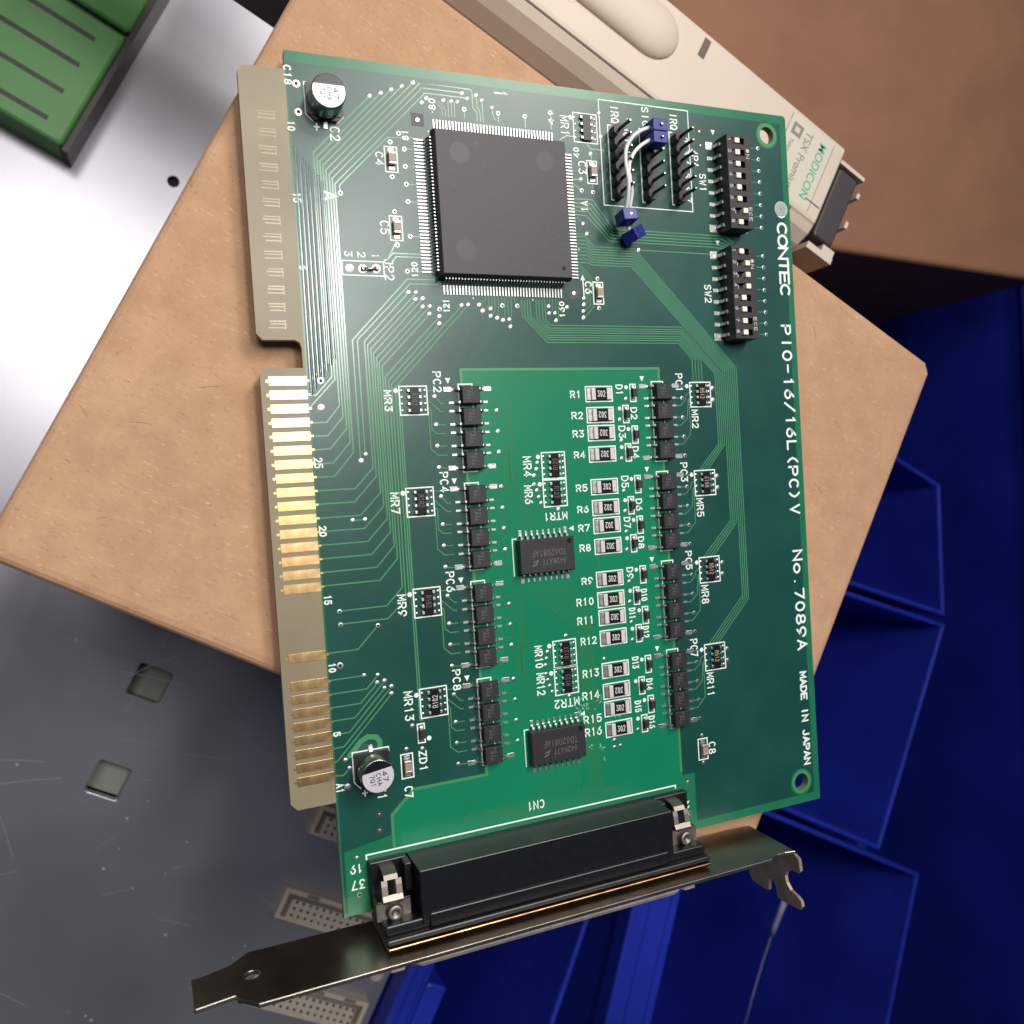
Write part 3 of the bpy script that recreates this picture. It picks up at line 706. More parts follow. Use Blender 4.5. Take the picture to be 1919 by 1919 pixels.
# repeating lines at the photocoupler banks
BANKY = [72.87, 53.30, 33.74, 14.17]
offL = [0, at('G', 1785, 1130).y - at('G', 1720, 235).y, 0, 0]
for b_i in range(4):
    dy = BANKY[b_i] - BANKY[0]
    def sh(pts): return [tuple(at(*p) + Vector((0, dy))) for p in pts]
    for pts in ([('G', 1525, 250), ('G', 1690, 245)], [('G', 1540, 330), ('G', 1660, 438), ('G', 1690, 440)], [('G', 1545, 395), ('G', 1570, 420), ('G', 1590, 600), ('G', 1630, 637), ('G', 1700, 635)], [('G', 1550, 440), ('G', 1575, 775), ('G', 1640, 832), ('G', 1720, 830)],
                [('G', 1605, 305), ('G', 1665, 365), ('G', 1690, 365)], [('G', 1620, 558), ('G', 1700, 556)], [('G', 1630, 750), ('G', 1715, 748)], [('G', 1645, 943), ('G', 1740, 948)]): trace(sh(pts), .18)
    for pts in ([('I', 640, 212), ('I', 752, 212)], [('I', 620, 317), ('I', 705, 317)], [('I', 630, 385), ('I', 695, 385), ('I', 745, 325), ('I', 745, 290), ('I', 775, 265), ('I', 790, 265)], [('I', 640, 563), ('I', 700, 562), ('I', 758, 500), ('I', 765, 335), ('I', 785, 315)],
                [('I', 650, 733), ('I', 720, 733), ('I', 788, 640), ('I', 785, 320)], [('I', 630, 490), ('I', 715, 490)], [('I', 645, 663), ('I', 728, 663)], [('I', 655, 833), ('I', 735, 833)]): trace(sh(pts), .18)
tag(tr.build('copper_trace', 'mask_trace', board), None, kind='stuff')
gl_ = MB(); gl_.noweld = True
for i in range(7):
    X = .75 + i * .78; gl_.rings([[(X + .3 * math.cos(t), y, .009 + .05 * math.sin(t)) for t in [math.pi * j / 6 for j in range(7)]] for y in (119 - i, 73.5 + i * 1.1)], smooth=True)
tag(gl_.build('buried_trace', 'mask_ghost', board), None, kind='stuff')
tf = MB(); tf.noweld = True
def tfaint(pts, wd=.2, snap=True): trace(pts, wd, tf, .026, snap)
for dy in (0, BANKY[2] - BANKY[0]):
    def sh(pts): return [tuple(at(*p) + Vector((0, dy))) for p in pts]
    for pts in ([('H', 440, 240), ('H', 525, 240), ('H', 650, 365), ('H', 680, 795), ('H', 750, 860), ('H', 890, 850)], [('H', 455, 355), ('H', 550, 355), ('H', 632, 425), ('H', 665, 1075), ('H', 940, 1330), ('H', 990, 1380), ('H', 985, 1470)],
                [('H', 470, 545), ('H', 570, 545), ('H', 625, 600), ('H', 645, 1085), ('H', 935, 1400), ('H', 938, 1470)], [('H', 475, 735), ('H', 580, 735), ('H', 612, 770), ('H', 632, 1100), ('H', 885, 1405), ('H', 888, 1470)],
                [('H', 490, 920), ('H', 600, 920), ('H', 615, 1140), ('H', 830, 1400), ('H', 838, 1470)], [('H', 515, 1235), ('H', 640, 1225), ('H', 835, 1440)], [('H', 525, 1420), ('H', 790, 1405), ('H', 835, 1470)], [('H', 545, 1610), ('H', 575, 1605), ('H', 690, 1460), ('H', 785, 1460)], [('H', 545, 1795), ('H', 700, 1780)],
                [('H', 660, 1075), ('H', 650, 800)], [('H', 430, 432), ('H', 530, 430)], [('H', 440, 618), ('H', 543, 618)], [('H', 450, 805), ('H', 553, 805)], [('H', 500, 1115), ('H', 573, 1115)], [('H', 510, 1303), ('H', 585, 1305)], [('H', 525, 1490), ('H', 598, 1490)], [('H', 535, 1680), ('H', 610, 1680)],
                [('H', 870, 1017), ('H', 960, 1010)], [('H', 898, 1150), ('H', 980, 1148)]): tfaint(sh(pts), .18)
for i in range(8):
    xe = at('K', 1180 + i * 17, 800).x
    a = at('K', 720 + i * 50, 375); a2 = at('K', 760 + i * 50, 425 - i * 6)
    tfaint([tuple(a), tuple(a2), (xe, at('K', 1180, 800 - i * 30).y), (xe, at('N', 1200, 1000 + i * 14).y), ('N', 1060 + i * 30, 1200 + i * 8) if i < 5 else ('N', 1245 + (i - 5) * 90, 1170 - (i - 5) * 30)], .2)
for i in range(8):
    a = at('N', 737 + i * 49, 940 - i * 14); tfaint([tuple(a), ('N', 740 + i * 49, 1045 - i * 20), ('N', 635 + i * 62, 1200 - i * 2), ('N', 560 + i * 75, 1345 - i * 22)], .2)
for i in range(6): tfaint([('N', 620, 1218 + i * 17), ('N', 230 + i * 72, 1300 + i * 4) if 0 else ('N', 100 + i * 92, 1335 - i * 3), ('N', 15 + i * 95, 1450 - i * 20)], .2, False)
xr = at('H', 1362, 360).x
tfaint([(xr, at('H', 1362, 330).y), (xr, at('K', 1403, 1032).y)], .28)
tag(tf.build('faint_trace', 'mask_trace_faint', board), None, kind='stuff')
rim = MB(); rim.noweld = True                       # pale gap line round the open area
rim.ribbon([(xl, yz - .3), (xl, at('M', 990, 1090).y), (at('M', 1180, 870).x, By0), (Bx0, By0), (Bx0, By1), (Bx1, By1), (Bx1, zoneR.y + 1)], .55, .014, caps=False)
rim.ribbon([gt('M', 600, 560), gt('M', 700, 430), gt('M', 760, 388), gt('M', 840, 388), gt('M', 872, 430), gt('M', 872, 490)], 1.0, .015)
rim.build('clearance_gap', 'mask_rim', board)

# ---- silkscreen
sk = MB(); sk.noweld = True
for args in [('C18', 'A', 485, 200, 558, 378, 'd'), ('10', 'A', 518, 700, 590, 795, 'd'), ('15', 'A', 568, 1345, 645, 1440, 'd'), ('5', 'D', 625, 470, 690, 508, 'd'), ('C2', 'A', 903, 755, 995, 885, 'd'), ('+', 'A', 745, 720, 822, 795, 'd'),
             ('C4', 'A', 1310, 980, 1385, 1105, 'd'), ('C5', 'A', 1352, 1600, 1440, 1725, 'd'), ('80', 'B', 108, 500, 172, 605, 'u'), ('81', 'A', 1548, 785, 1610, 880, 'u'), ('41', 'B', 1182, 610, 1235, 735, 'u'), ('40', 'B', 1410, 940, 1465, 1035, 'u'),
             ('C3', 'B', 1455, 1065, 1530, 1185, 'd'), ('MR1', 'B', 1295, 655, 1372, 835, 'd'), ('1A', 'B', 1480, 1422, 1545, 1522, 'u'), ('IRQ', 'C', 305, 178, 378, 340, 'd'), ('SIG', 'C', 585, 195, 650, 370, 'd'), ('IRQ', 'C', 838, 250, 905, 400, 'd'),
             ('JP1', 'C', 1030, 570, 1095, 740, 'd'), ('SW1', 'C', 1105, 795, 1168, 955, 'd'), ('SW2', 'F', 912, 640, 975, 805, 'd'), ('JP2', 'D', 1390, 405, 1480, 605, 'd'), ('2', 'D', 1148, 345, 1225, 400, 'd'), ('3', 'D', 1030, 335, 1105, 390, 'd'),
             ('120', 'D', 1635, 435, 1695, 580, 'u'), ('121', 'E', 240, 770, 300, 895, 'u'), ('160', 'E', 1285, 790, 1335, 940, 'u'), ('C6', 'E', 1515, 612, 1580, 725, 'd'), ('PC2', 'E', 148, 1420, 225, 1610, 'd'), ('25', 'G', 517, 850, 600, 950, 'd'), ('20', 'G', 565, 1465, 635, 1565, 'd'),
             ('15', 'J', 608, 455, 680, 545, 'd'), ('10', 'J', 650, 1065, 718, 1155, 'd'), ('5', 'J', 692, 1685, 760, 1730, 'd'), ('A1', 'M', 478, 805, 550, 893, 'd'), ('MR3', 'G', 1148, 245, 1222, 440, 'd'), ('MR7', 'G', 1207, 1165, 1290, 1360, 'd'),
             ('MR9', 'J', 1270, 450, 1352, 650, 'd'), ('MR13', 'J', 1330, 1320, 1412, 1590, 'd'), ('PC4', 'G', 1650, 980, 1730, 1165, 'd'), ('PC6', 'J', 1705, 245, 1785, 430, 'd'), ('PC8', 'J', 1765, 1125, 1840, 1315, 'd'), ('MR4', 'H', 768, 840, 845, 1025, 'd'),
             ('MR6', 'H', 780, 1100, 855, 1270, 'd'), ('MTR1', 'H', 955, 1342, 1168, 1415, 'l'), ('MTR2', 'K', 955, 1385, 1180, 1465, 'l'), ('MR10', 'K', 778, 910, 850, 1115, 'd'), ('MR12', 'K', 795, 1155, 870, 1360, 'd'),
             ('PC1', 'I', 650, 95, 715, 260, 'd'), ('PC3', 'I', 695, 895, 760, 1070, 'd'), ('PC5', 'I', 740, 1690, 800, 1860, 'd'), ('PC7', 'L', 688, 850, 755, 1010, 'd'), ('MR2', 'I', 797, 420, 858, 590, 'd'), ('MR5', 'I', 840, 1215, 905, 1385, 'd'), ('MR8', 'L', 788, 365, 855, 535, 'd'),
             ('MR11', 'L', 838, 1150, 902, 1365, 'd'), ('ZD1', 'M', 1225, 510, 1298, 695, 'd'), ('C7', 'M', 1095, 830, 1172, 935, 'd'), ('C1', 'M', 850, 840, 935, 948, 'd'), ('+', 'M', 702, 860, 775, 925, 'd'), ('C8', 'O', 805, 670, 868, 780, 'd'), ('CN1', 'N', 615, 1200, 768, 1280, 'l'),
             ('19', 'M', 605, 1535, 715, 1618, 'l'), ('37', 'M', 618, 1672, 742, 1760, 'l'), ('2', 'O', 592, 1205, 633, 1270, 'l'), ('1', 'D', 1275, 368, 1348, 395, 'd')]: label_box(sk, *args)
for i, (ch, x, y) in enumerate((('2', 975, 490), ('3', 985, 603), ('4', 990, 690), ('5', 992, 812), ('6', 996, 918), ('7', 1012, 1030))): label_box(sk, ch, 'C', x - 26, y - 24, x + 26, y + 24, 'd')
for ch, x, y in (('10', 440, 420), ('11', 452, 515), ('12', 462, 620), ('15', 480, 950)): label_box(sk, ch, 'C', x - 24, y - 38, x + 24, y + 38, 'd')
for s_, a in (('R1', ('H', 1190, 250, 1288, 318)), ('R2', ('H', 1203, 440, 1308, 508)), ('R3', ('H', 1213, 605, 1318, 673)), ('R4', ('H', 1225, 795, 1328, 860)), ('R5', ('H', 1243, 1092, 1348, 1160)), ('R6', ('H', 1256, 1285, 1358, 1350)), ('R7', ('H', 1265, 1452, 1368, 1518)), ('R8', ('H', 1276, 1630, 1378, 1698)),
              ('R9', ('K', 1198, 297, 1300, 363)), ('R10', ('K', 1152, 482, 1308, 553)), ('R11', ('K', 1160, 650, 1310, 722)), ('R12', ('K', 1190, 833, 1335, 903)), ('R13', ('K', 1208, 1122, 1355, 1196)), ('R14', ('K', 1206, 1320, 1360, 1396)), ('R15', ('K', 1216, 1533, 1380, 1608)), ('R16', ('K', 1230, 1645, 1380, 1722))): label_box(sk, s_, *a, 'r')
for s_, a in (('D1', ('H', 1600, 195, 1665, 290)), ('D2', ('H', 1735, 400, 1795, 510)), ('D3', ('H', 1625, 565, 1690, 680)), ('D4', ('H', 1750, 750, 1810, 860)), ('D5', ('H', 1650, 1015, 1718, 1125)), ('D6', ('H', 1780, 1220, 1840, 1330)), ('D7', ('H', 1674, 1385, 1735, 1485)), ('D8', ('H', 1800, 1560, 1858, 1670)),
              ('D9', ('K', 1602, 205, 1663, 310)), ('D10', ('K', 1730, 400, 1788, 510)), ('D11', ('K', 1624, 570, 1683, 670)), ('D12', ('K', 1745, 735, 1806, 840)), ('D13', ('K', 1652, 1010, 1712, 1118)), ('D14', ('K', 1780, 1205, 1838, 1310)), ('D15', ('K', 1677, 1405, 1735, 1510)), ('D16', ('K', 1800, 1540, 1858, 1655))): label_box(sk, s_, *a, 'd')
def long_line(s_, a, b_, h, sw, gap=.34):
    A, Bq = at(*a), at(*b_); x = (A.x + Bq.x) / 2
    letters(sk, s_, (x, (A.y + Bq.y) / 2), abs(A.y - Bq.y), h, 'd', sw, .05, 0, gap)
label_box(sk, 'A', 'A', 832, 1330, 970, 1425, 'd', .5); label_box(sk, '1', 'B', 698, 432, 815, 478, 'd', .5)
long_line('CONTEC', ('F', 1610, 92), ('F', 1634, 738), 2.45, .56, .14)
long_line('PIO-16/16L(PC)V', ('F', 1648, 1010), ('I', 1722, 1352), 2.45, .48, .36)
long_line('No.7089A', ('L', 1648, 58), ('L', 1697, 940), 2.45, .48, .30)
long_line('MADE IN JAPAN', ('O', 1650, 45), ('O', 1695, 868), 1.6, .42, .26)
lc = at('C', 1840, 1115)
for r in (.42, .85, 1.28, 1.68): sk.ring(lc.x, lc.y, .05, r - .085, r + .085, 36)
sk.ribbon([(lc.x - .9, lc.y - 1.7), (lc.x + .1, lc.y - 2.0), (lc.x + .9, lc.y - 1.55)], .22, .053)
fx = MB(); fx.noweld = True       # pale flux residue by the lower driver chip
rs = random.Random(3)
for k, x, y, n_, sp in (('N', 1105, 350, 9, 22), ('N', 1090, 410, 6, 16), ('N', 1240, 310, 5, 18), ('N', 1290, 730, 7, 20), ('N', 1310, 825, 3, 8), ('N', 1190, 715, 4, 12), ('N', 1390, 460, 5, 30), ('N', 1180, 380, 5, 22)):
    for i in range(n_):
        c = at(k, x + rs.gauss(0, sp), y + rs.gauss(0, sp)); a = rs.uniform(0, 3.1); l = rs.uniform(.15, .7)
        fx.ribbon([(c.x, c.y), (c.x + l * math.cos(a), c.y + l * math.sin(a))], rs.uniform(.06, .2), .055 + .0005 * i)
tag(fx.build('flux_residue', 'flux', board), None, kind='stuff')
tag(sk.build('silkscreen_lettering', 'silk', board), None)
so = MB(); so.noweld = True
def rect(k, x0, y0, x1, y1, wd=.25):
    a = at(k, x0, (y0 + y1) / 2).x; c = at(k, x1, (y0 + y1) / 2).x; t = at(k, (x0 + x1) / 2, y0).y; b_ = at(k, (x0 + x1) / 2, y1).y
    so.ribbon([(a, b_), (c, b_), (c, t), (a, t)], wd, .045, close=True); return ((a + c) / 2, (t + b_) / 2, c - a, t - b_)
def tri(k, x, y, d, s_=.75):
    c = at(k, x, y); e, u = DIRS[d]
    p = [c + e * s_ * .9, c - e * s_ * .6 + u * s_ * .75, c - e * s_ * .6 - u * s_ * .75]; so.flat([tuple(q_) for q_ in p], .046)
for a in (('E', 282, 1500), ('G', 1780, 1060), ('J', 1840, 320), ('J', 1895, 1200), ('I', 347, 140), ('I', 393, 955), ('I', 438, 1765), ('L', 390, 935), ('C', 1225, 420), ('C', 1270, 1415)): tri(*a, 'd')
tri('H', 1205, 1487, 'l'); tri('K', 1210, 1522, 'l'); tri('E', 1495, 582, 'u')
so.ribbon([gt('E', 1497, 600), gt('E', 1510, 760)], .25, .045)
for a in (('B', 1385, 672), ('G', 1253, 250), ('G', 1318, 1173), ('J', 1380, 452), ('J', 1440, 1357), ('H', 902, 845), ('H', 918, 1092), ('K', 908, 915), ('K', 925, 1160), ('I', 753, 210), ('I', 795, 1005), ('I', 842, 1795), ('L', 790, 948), ('M', 1315, 398)): so.disc(*at(*a), .047, .47, 14)
for x, y in ((1693, 220), (1635, 410), (1715, 595), (1655, 757), (1742, 1043), (1685, 1235), (1762, 1412), (1703, 1577)): so.disc(*at('H', x, y), .047, .43, 14)
for x, y in ((1690, 228), (1635, 418), (1715, 593), (1655, 758), (1740, 1035), (1685, 1230), (1763, 1400), (1705, 1567)): so.disc(*at('K', x, y), .047, .43, 14)
for a in (('B', 145, 625), ('A', 1788, 798), ('E', 512, 762), ('E', 1047, 777), ('E', 1462, 322), ('C', 455, 300), ('C', 472, 438)): so.disc(*at(*a), .047, .16, 8)
rf = [at('C', 195, 125), at('C', 1000, 232), at('C', 1045, 1135), at('C', 250, 1078)]
x0 = (rf[0].x + rf[3].x) / 2; x1 = (rf[1].x + rf[2].x) / 2; y1 = (rf[0].y + rf[1].y) / 2; y0 = (rf[2].y + rf[3].y) / 2
so.ribbon([(x0, y0), (x1, y0), (x1, y1), (x0, y1)], .22, .045, close=True)
rect('D', 1014, 430, 1387, 558)
for X in (66.4, 74.05, 81.6): so.ribbon([(X + .7, 129.45), (X - .05, 129.45), (X - .05, 113.75), (X + .5, 113.75)], .25, .045)
c2 = [(3.25, 130.85), (3.25, 125.05), (4.4, 123.9), (9.0, 123.9), (10.15, 125.1)]
so.ribbon([(3.9, 130.85)] + c2, .2, .045)
so.ribbon([(6.6, 6.25), (3.6, 6.25), (3.6, .6), (4.8, -.75)], .25, .045); so.ribbon([(7.6, 6.25), (10.55, 6.25), (10.55, 5.4)], .25, .045)
so.ribbon([(4.9, -14.4), (4.9, -13.62), (73.74, -13.62), (73.74, -14.2)], .32, .045)
for bx in (31.2, 75.35):
    for by in BANKY: so.ribbon([(bx - 1.9, by - 15.0), (bx - 1.9, by + 2.3), (bx + 1.0, by + 2.3), (bx + 1.0, by - 15.0)], .25, .045, close=True)
so.ribbon([(38.7, 36.2), (38.7, 43.7), (39.6, 43.7)], .22, .045); so.ribbon([(38.7, -2.9), (38.7, 4.6), (39.6, 4.6)], .22, .045)

# ---- vias, holes and plated spots
vd = MB(); vd.noweld = True; vr = MB(); vr.noweld = True; vh = MB(); vh.noweld = True
def via(k, *pts, r=.42):
    for x, y in pts:
        c = at(k, x, y); vd.disc(c.x, c.y, .04, r * random.uniform(1.0, 1.15), 12, 0, .09)
def ringvia(k, *pts, r=.44):
    for x, y in pts:
        c = at(k, x, y); vr.ring(c.x, c.y, .05, r * .5, r, 16, 0, .03); vh.disc(c.x, c.y, .035, r * .52, 12)
via('A', (1260, 478), (1360, 450), (1455, 420), (1550, 390), (1650, 358), (1770, 498), (1730, 537))
ringvia('A', (1443, 893), (1520, 815), (1570, 957), (1580, 1113), (1590, 1273), (1605, 1430), (1625, 1742), (1463, 1205), (1485, 1520), (1510, 1820), (998, 1352)); ringvia('A', (600, 368), (620, 623), r=.68)
via('B', (245, 518), (315, 525), (372, 533), (412, 455), (460, 503), (540, 473), (590, 518), (683, 583), (1570, 1000), (1483, 1228), (1645, 630), (1660, 845), (1503, 1628), (1537, 1720))
ringvia('B', (430, 600), (735, 635), (975, 663), (1205, 630), (1488, 1330), (1590, 1345))
via('C', (563, 1482)); ringvia('C', (1632, 568), (1637, 668), (1643, 772), (1648, 872), (1652, 975), (1657, 1078), (1662, 1180), (1665, 1282)); ringvia('F', (1437, 385), (1442, 487), (1446, 587), (1450, 690), (1455, 790), (1460, 890), (1463, 990), (1468, 1090))
via('E', (60, 768), (60, 843), (123, 838), (120, 905), (0, 712), (-5, 775), (210, 928), (210, 993), (410, 828), (468, 823), (567, 825), (600, 878), (672, 860), (672, 925), (730, 943), (783, 962), (838, 955), (850, 1020), (1193, 838), (1197, 900), (1250, 898), (1260, 965), (1358, 845), (1510, 765), (1510, 822), (1505, 882), (1507, 940))
via('D', (1610, 712)); ringvia('D', (1600, 520)); ringvia('E', (210, 862), (775, 830), (910, 833), (1630, 588), (1645, 853))
ringvia('G', (580, 160), r=.65); via('G', (585, 405), r=.6); via('G', (945, 885), r=.5); via('G', (985, 825), (868, 1418), (980, 1410))
for b_i in range(4):
    dy = BANKY[b_i] - BANKY[0]
    for k, xy in (('G', ((1605, 305), (1620, 558), (1630, 750), (1645, 943))), ('I', ((710, 317), (718, 490), (730, 663), (738, 833)))):
        for p in xy:
            c = at(k, *p) + Vector((0, dy))
            if k == 'G': vd.disc(c.x, c.y, .04, .46, 12, 0, .09)
            else: vr.ring(c.x, c.y, .05, .22, .44, 16, 0, .03); vh.disc(c.x, c.y, .035, .23, 12)
via('H', (532, 430), (543, 618), (553, 805), (573, 1115), (585, 1305), (598, 1490), (610, 1680), (898, 900), (890, 958), (868, 1017), (870, 1097), (895, 1150), (912, 1208), (932, 1262), (1088, 1318), (1695, 325), (1640, 513), (1655, 700), (1658, 860), (1678, 1152), (1690, 1335), (1700, 1520), (1705, 1680))
ringvia('J', (750, 605), (760, 725), (1095, 730)); ringvia('J', (755, 1090), r=.62); via('J', (972, 1180), (1093, 1178), (1090, 1248), (1155, 1230), (1155, 1295), (1217, 1280), (1217, 1345), (1405, 1635), (1495, 1840), (1352, 1845))
via('K', (548, 538), (558, 722), (570, 908), (588, 1213), (603, 1398), (612, 1583), (627, 1768), (1058, 825), (895, 970), (885, 1030), (877, 1090), (880, 1168), (897, 1222), (915, 1275), (937, 1328), (1092, 1365), (1403, 1032), (1497, 1762), (1497, 1825), (1550, 1810), (1630, 335), (1635, 518), (1650, 700), (1660, 860), (1708, 1667))
via('I', (985, 230), (990, 335), (1027, 1018), (1033, 1122), (1072, 1795), (1075, 1895), r=.5); via('L', (1020, 940), (1025, 1040), r=.5); via('L', (795, 1718))
via('M', (563, 600), (600, 672), (667, 1480)); via('M', (583, 838), r=.6); ringvia('M', (690, 1808), r=.5); via('O', (622, 1035), (747, 615), (762, 858)); ringvia('O', (637, 1312), r=.5); via('D', (1080, 492), r=.72)
tag(vd.build('via', 'solder', board), None, kind='stuff'); tag(vr.build('via_ring', 'tin', board), None, kind='stuff'); tag(vh.build('via_hole', 'hole_shadow_black', board), None, kind='stuff')
for k, x, y, h, r in (('A', 1690, 693, 1.25, .42), ('E', 1420, 718, 1.2, .42), ('C', 1107, 415, .65, .26), ('C', 1117, 540, .65, .2), ('M', 868, 1083, .6, .22), ('M', 872, 1228, .6, .28)):
    c = at(k, x, y); fd = MB(); fs_ = MB(); fd.prism([(c.x - h, c.y - h), (c.x + h, c.y - h), (c.x + h, c.y + h), (c.x - h, c.y + h)], .009, .03); fs_.disc(c.x, c.y, .034, r, 14, 0, .04); f_o = fd.build('fiducial_window', 'fr4_dark', board); fs_.build('fiducial_spot', 'tin', f_o)

# ---- gold edge contacts
fm = MB(); fm.bbox(-6.75, .08, -.86, .86, -.028, .035, .05); fm.box(-7.25, -6.75, -.22, .22, -.028, .02); fm.box(.08, .6, -.18, .18, -.028, .03)
me = fm.mesh('contact', 'gold')
for n in [31, 30, 29, 28, 27, 26, 25, 24, 23, 22, 21, 20, 19, 18, 17, 16, 11, 9, 8, 7, 6, 5, 4, 3, 2]:
    link('contact', me, board, (0, 2.54 * (n - 1), 0))
gh = MB(); gh.noweld = True
y_a, y_b = at('A', 290, 880).y, at('D', 390, 1000).y
for i in range(13):
    y = y_b + (y_a + 8 - y_b) * i / 12 * .92
    xa = -6.1 + .05 * i
    for o_ in (-.55, .15, .65): gh.ribbon([(xa + random.uniform(0, .6), y + o_), (xa + 3.1, y + o_)], .13 + .12 * random.random(), -.024)
    gh.ribbon([(xa + 3.1, y - .75), (xa + 3.1, y + .85)], .14, -.0215)
tag(gh.build('contact_ghost_mark', 'fr4_ghost', board), None, kind='stuff')  # pale streaks where the back contacts show through the substrate

# ================================================================== COMPONENTS
pads = {}
def pad(x, y, sx, sy, name='solder_pad', h=.10):
    key = (round(sx, 2), round(sy, 2))
    if key not in pads:
        b = MB(); b.bbox(-sx / 2, sx / 2, -sy / 2, sy / 2, .03, .03 + h, .06); pads[key] = b.mesh('solder_pad', 'solder')
    return link(name, pads[key], board, (x, y, 0))
def gull(w, reach, zt, foot, t=.16):
    """gull wing lead leaving a body side towards +x from x = 0"""
    b = MB(); b.strip([(-.1, zt), (reach * .18, zt), (reach * .34, zt * .75), (reach * .46, .22), (reach * .56, .12), (reach, .11)], -w / 2, w / 2, t, axis='x')
    b.v = [(x, y, z) for x, y, z in b.v]; return b
# photocouplers
pc_body = MB(); pc_body.chip(3.95, 3.62, .1, 2.1, .17, .08); pc_me = pc_body.mesh('optocoupler', 'epoxy')
pc_pin = gull(.42, 2.1, 1.05, 1); pc_pin_me = pc_pin.mesh('pin', 'tin')
pm = MB(); letters(pm, 'P21', (0, .55), 1.7, .6, 'd', .08, 0); letters(pm, '642', (-.6, 0), 1.7, .5, 'd', .08, 0.004); pm_me = pm.mesh('marking', 'chip_print')
for bx, labs in ((31.2, ('PC2', 'PC4', 'PC6', 'PC8')), (75.35, ('PC1', 'PC3', 'PC5', 'PC7'))):
    for by in BANKY:
        for k in range(4):
            cy = by - 4.27 * k
            o = link('optocoupler', pc_me, board, (bx, cy, 0), random.uniform(-.012, .012))
            for sx_ in (-1, 1):
                for sy_ in (-1, 1):
                    p = link('pin', pc_pin_me, o, (1.95 * sx_, 1.3 * sy_, 0), 0 if sx_ > 0 else math.pi)
            link('marking', pm_me, o, (.1, 0, 2.105))
        for sx_ in (-1, 1):
            for yy in (by + 1.33, by - 4.27 * 3 - 1.33): pad(bx + 4.2 * sx_, yy, 1.7, 1.0)
# chip resistors 302
r_body = MB(); r_body.box(-1.35, 1.35, -1.22, 1.22, .08, .66); r_me = r_body.mesh('resistor', 'black_gloss')
r_t = MB(); r_t.bbox(-.47, .47, -1.25, 1.25, .06, .68, .06); rt_me = r_t.mesh('terminal', 'ceramic_white')
mk = MB(); letters(mk, '302', (0, 0), 1.75, 1.15, 'r', .17, 0); mk_me = mk.mesh('marking', 'chip_print_light')
RH = [(1450, 280), (1462, 468), (1472, 630), (1482, 820), (1500, 1112), (1512, 1298), (1522, 1458), (1533, 1645)]
RK = [(1452, 307), (1463, 490), (1474, 650), (1485, 832), (1503, 1122), (1513, 1308), (1523, 1465), (1535, 1650)]
flip = [0, 1, 1, 1, 0, 1, 1, 1, 0, 0, 1, 0, 0, 1, 0, 0]
for i, (k, (x, y)) in enumerate([('H', p) for p in RH] + [('K', p) for p in RK]):
    c = at(k, x, y); so.ribbon([(c.x - 3.15, c.y - 1.58), (c.x + 3.15, c.y - 1.58), (c.x + 3.15, c.y + 1.58), (c.x - 3.15, c.y + 1.58)], .25, .045, close=True)
    o = link('resistor', r_me, board, (c.x + .25, c.y, 0), random.uniform(-.015, .015))
    for s_ in (-1, 1): link('terminal', rt_me, o, (1.8 * s_, 0, 0))
    link('marking', mk_me, o, (0, 0, .664), math.pi * flip[i])
    pad(c.x - 2.35, c.y, 1.2, 2.5, h=.2); pad(c.x + 2.62, c.y, .75, 2.5, h=.2)
# small diodes
d_body = MB(); d_body.chip(1.25, 1.75, .1, 1.15, .1, .05); d_me = d_body.mesh('diode', 'epoxy')
d_t = MB(); d_t.strip([(.8, .5), (1.0, .5), (1.12, .2), (1.3, .12), (1.62, .1)], -.27, .27, .12); dt_me = d_t.mesh('terminal', 'tin')
DH = [(1755, 270), (1692, 460), (1775, 645), (1715, 805), (1800, 1090), (1740, 1280), (1820, 1455), (1763, 1622)]
DK = [(1750, 270), (1692, 462), (1772, 635), (1715, 798), (1797, 1075), (1740, 1268), (1822, 1435), (1765, 1608)]
for k, x, y in [('H', *p) for p in DH] + [('K', *p) for p in DK] + [('M', 1245, 355)]:
    c = at(k, x, y); so.ribbon([(c.x - .68, c.y - 1.85), (c.x + .68, c.y - 1.85), (c.x + .68, c.y + 1.85), (c.x - .68, c.y + 1.85)], .25, .045, close=True)
    o = link('diode' if k != 'M' else 'zener_diode', d_me, board, (c.x + .02, c.y, 0))
    link('terminal', dt_me, o); link('terminal', dt_me, o, (0, 0, 0), math.pi)
# resistor networks
mrt = MB(); mrt.bbox(-.28, .28, -.3, .3, .05, .55, .06); mrt_me = mrt.mesh('terminal', 'tin')
mrp = MB(); mrp.disc(0, 0, .04, .3, 10, 0, .10); mrp_me = mrp.mesh('solder_spot', 'solder')
NETS = [('G', 1290, 210, 1538, 468, 'R102', 'd', 'chip_print'), ('G', 1352, 1122, 1598, 1380, 'R102', 'd', 'chip_print'), ('J', 1418, 392, 1660, 650, 'R102', 'd', 'chip_print'), ('J', 1475, 1285, 1718, 1548, 'R102', 'u', 'chip_print_light'),
        ('H', 938, 803, 1145, 1038, 'R123', 'u', 'chip_print'), ('H', 952, 1048, 1160, 1290, 'R123', 'd', 'chip_print'), ('K', 945, 860, 1150, 1100, 'R123', 'u', 'chip_print'), ('K', 958, 1102, 1166, 1345, 'R123', 'u', 'chip_print'),
        ('I', 783, 175, 966, 395, 'R512', 'd', 'chip_print_yellow'), ('I', 825, 965, 1008, 1190, 'R512', 'u', 'chip_print_yellow'), ('L', 772, 112, 952, 340, 'R512', 'd', 'chip_print_yellow'), ('L', 820, 890, 1002, 1125, 'R512', 'd', 'chip_print_yellow'), ('B', 1414, 640, 1622, 900, 'R103', 'd', 'chip_print')]
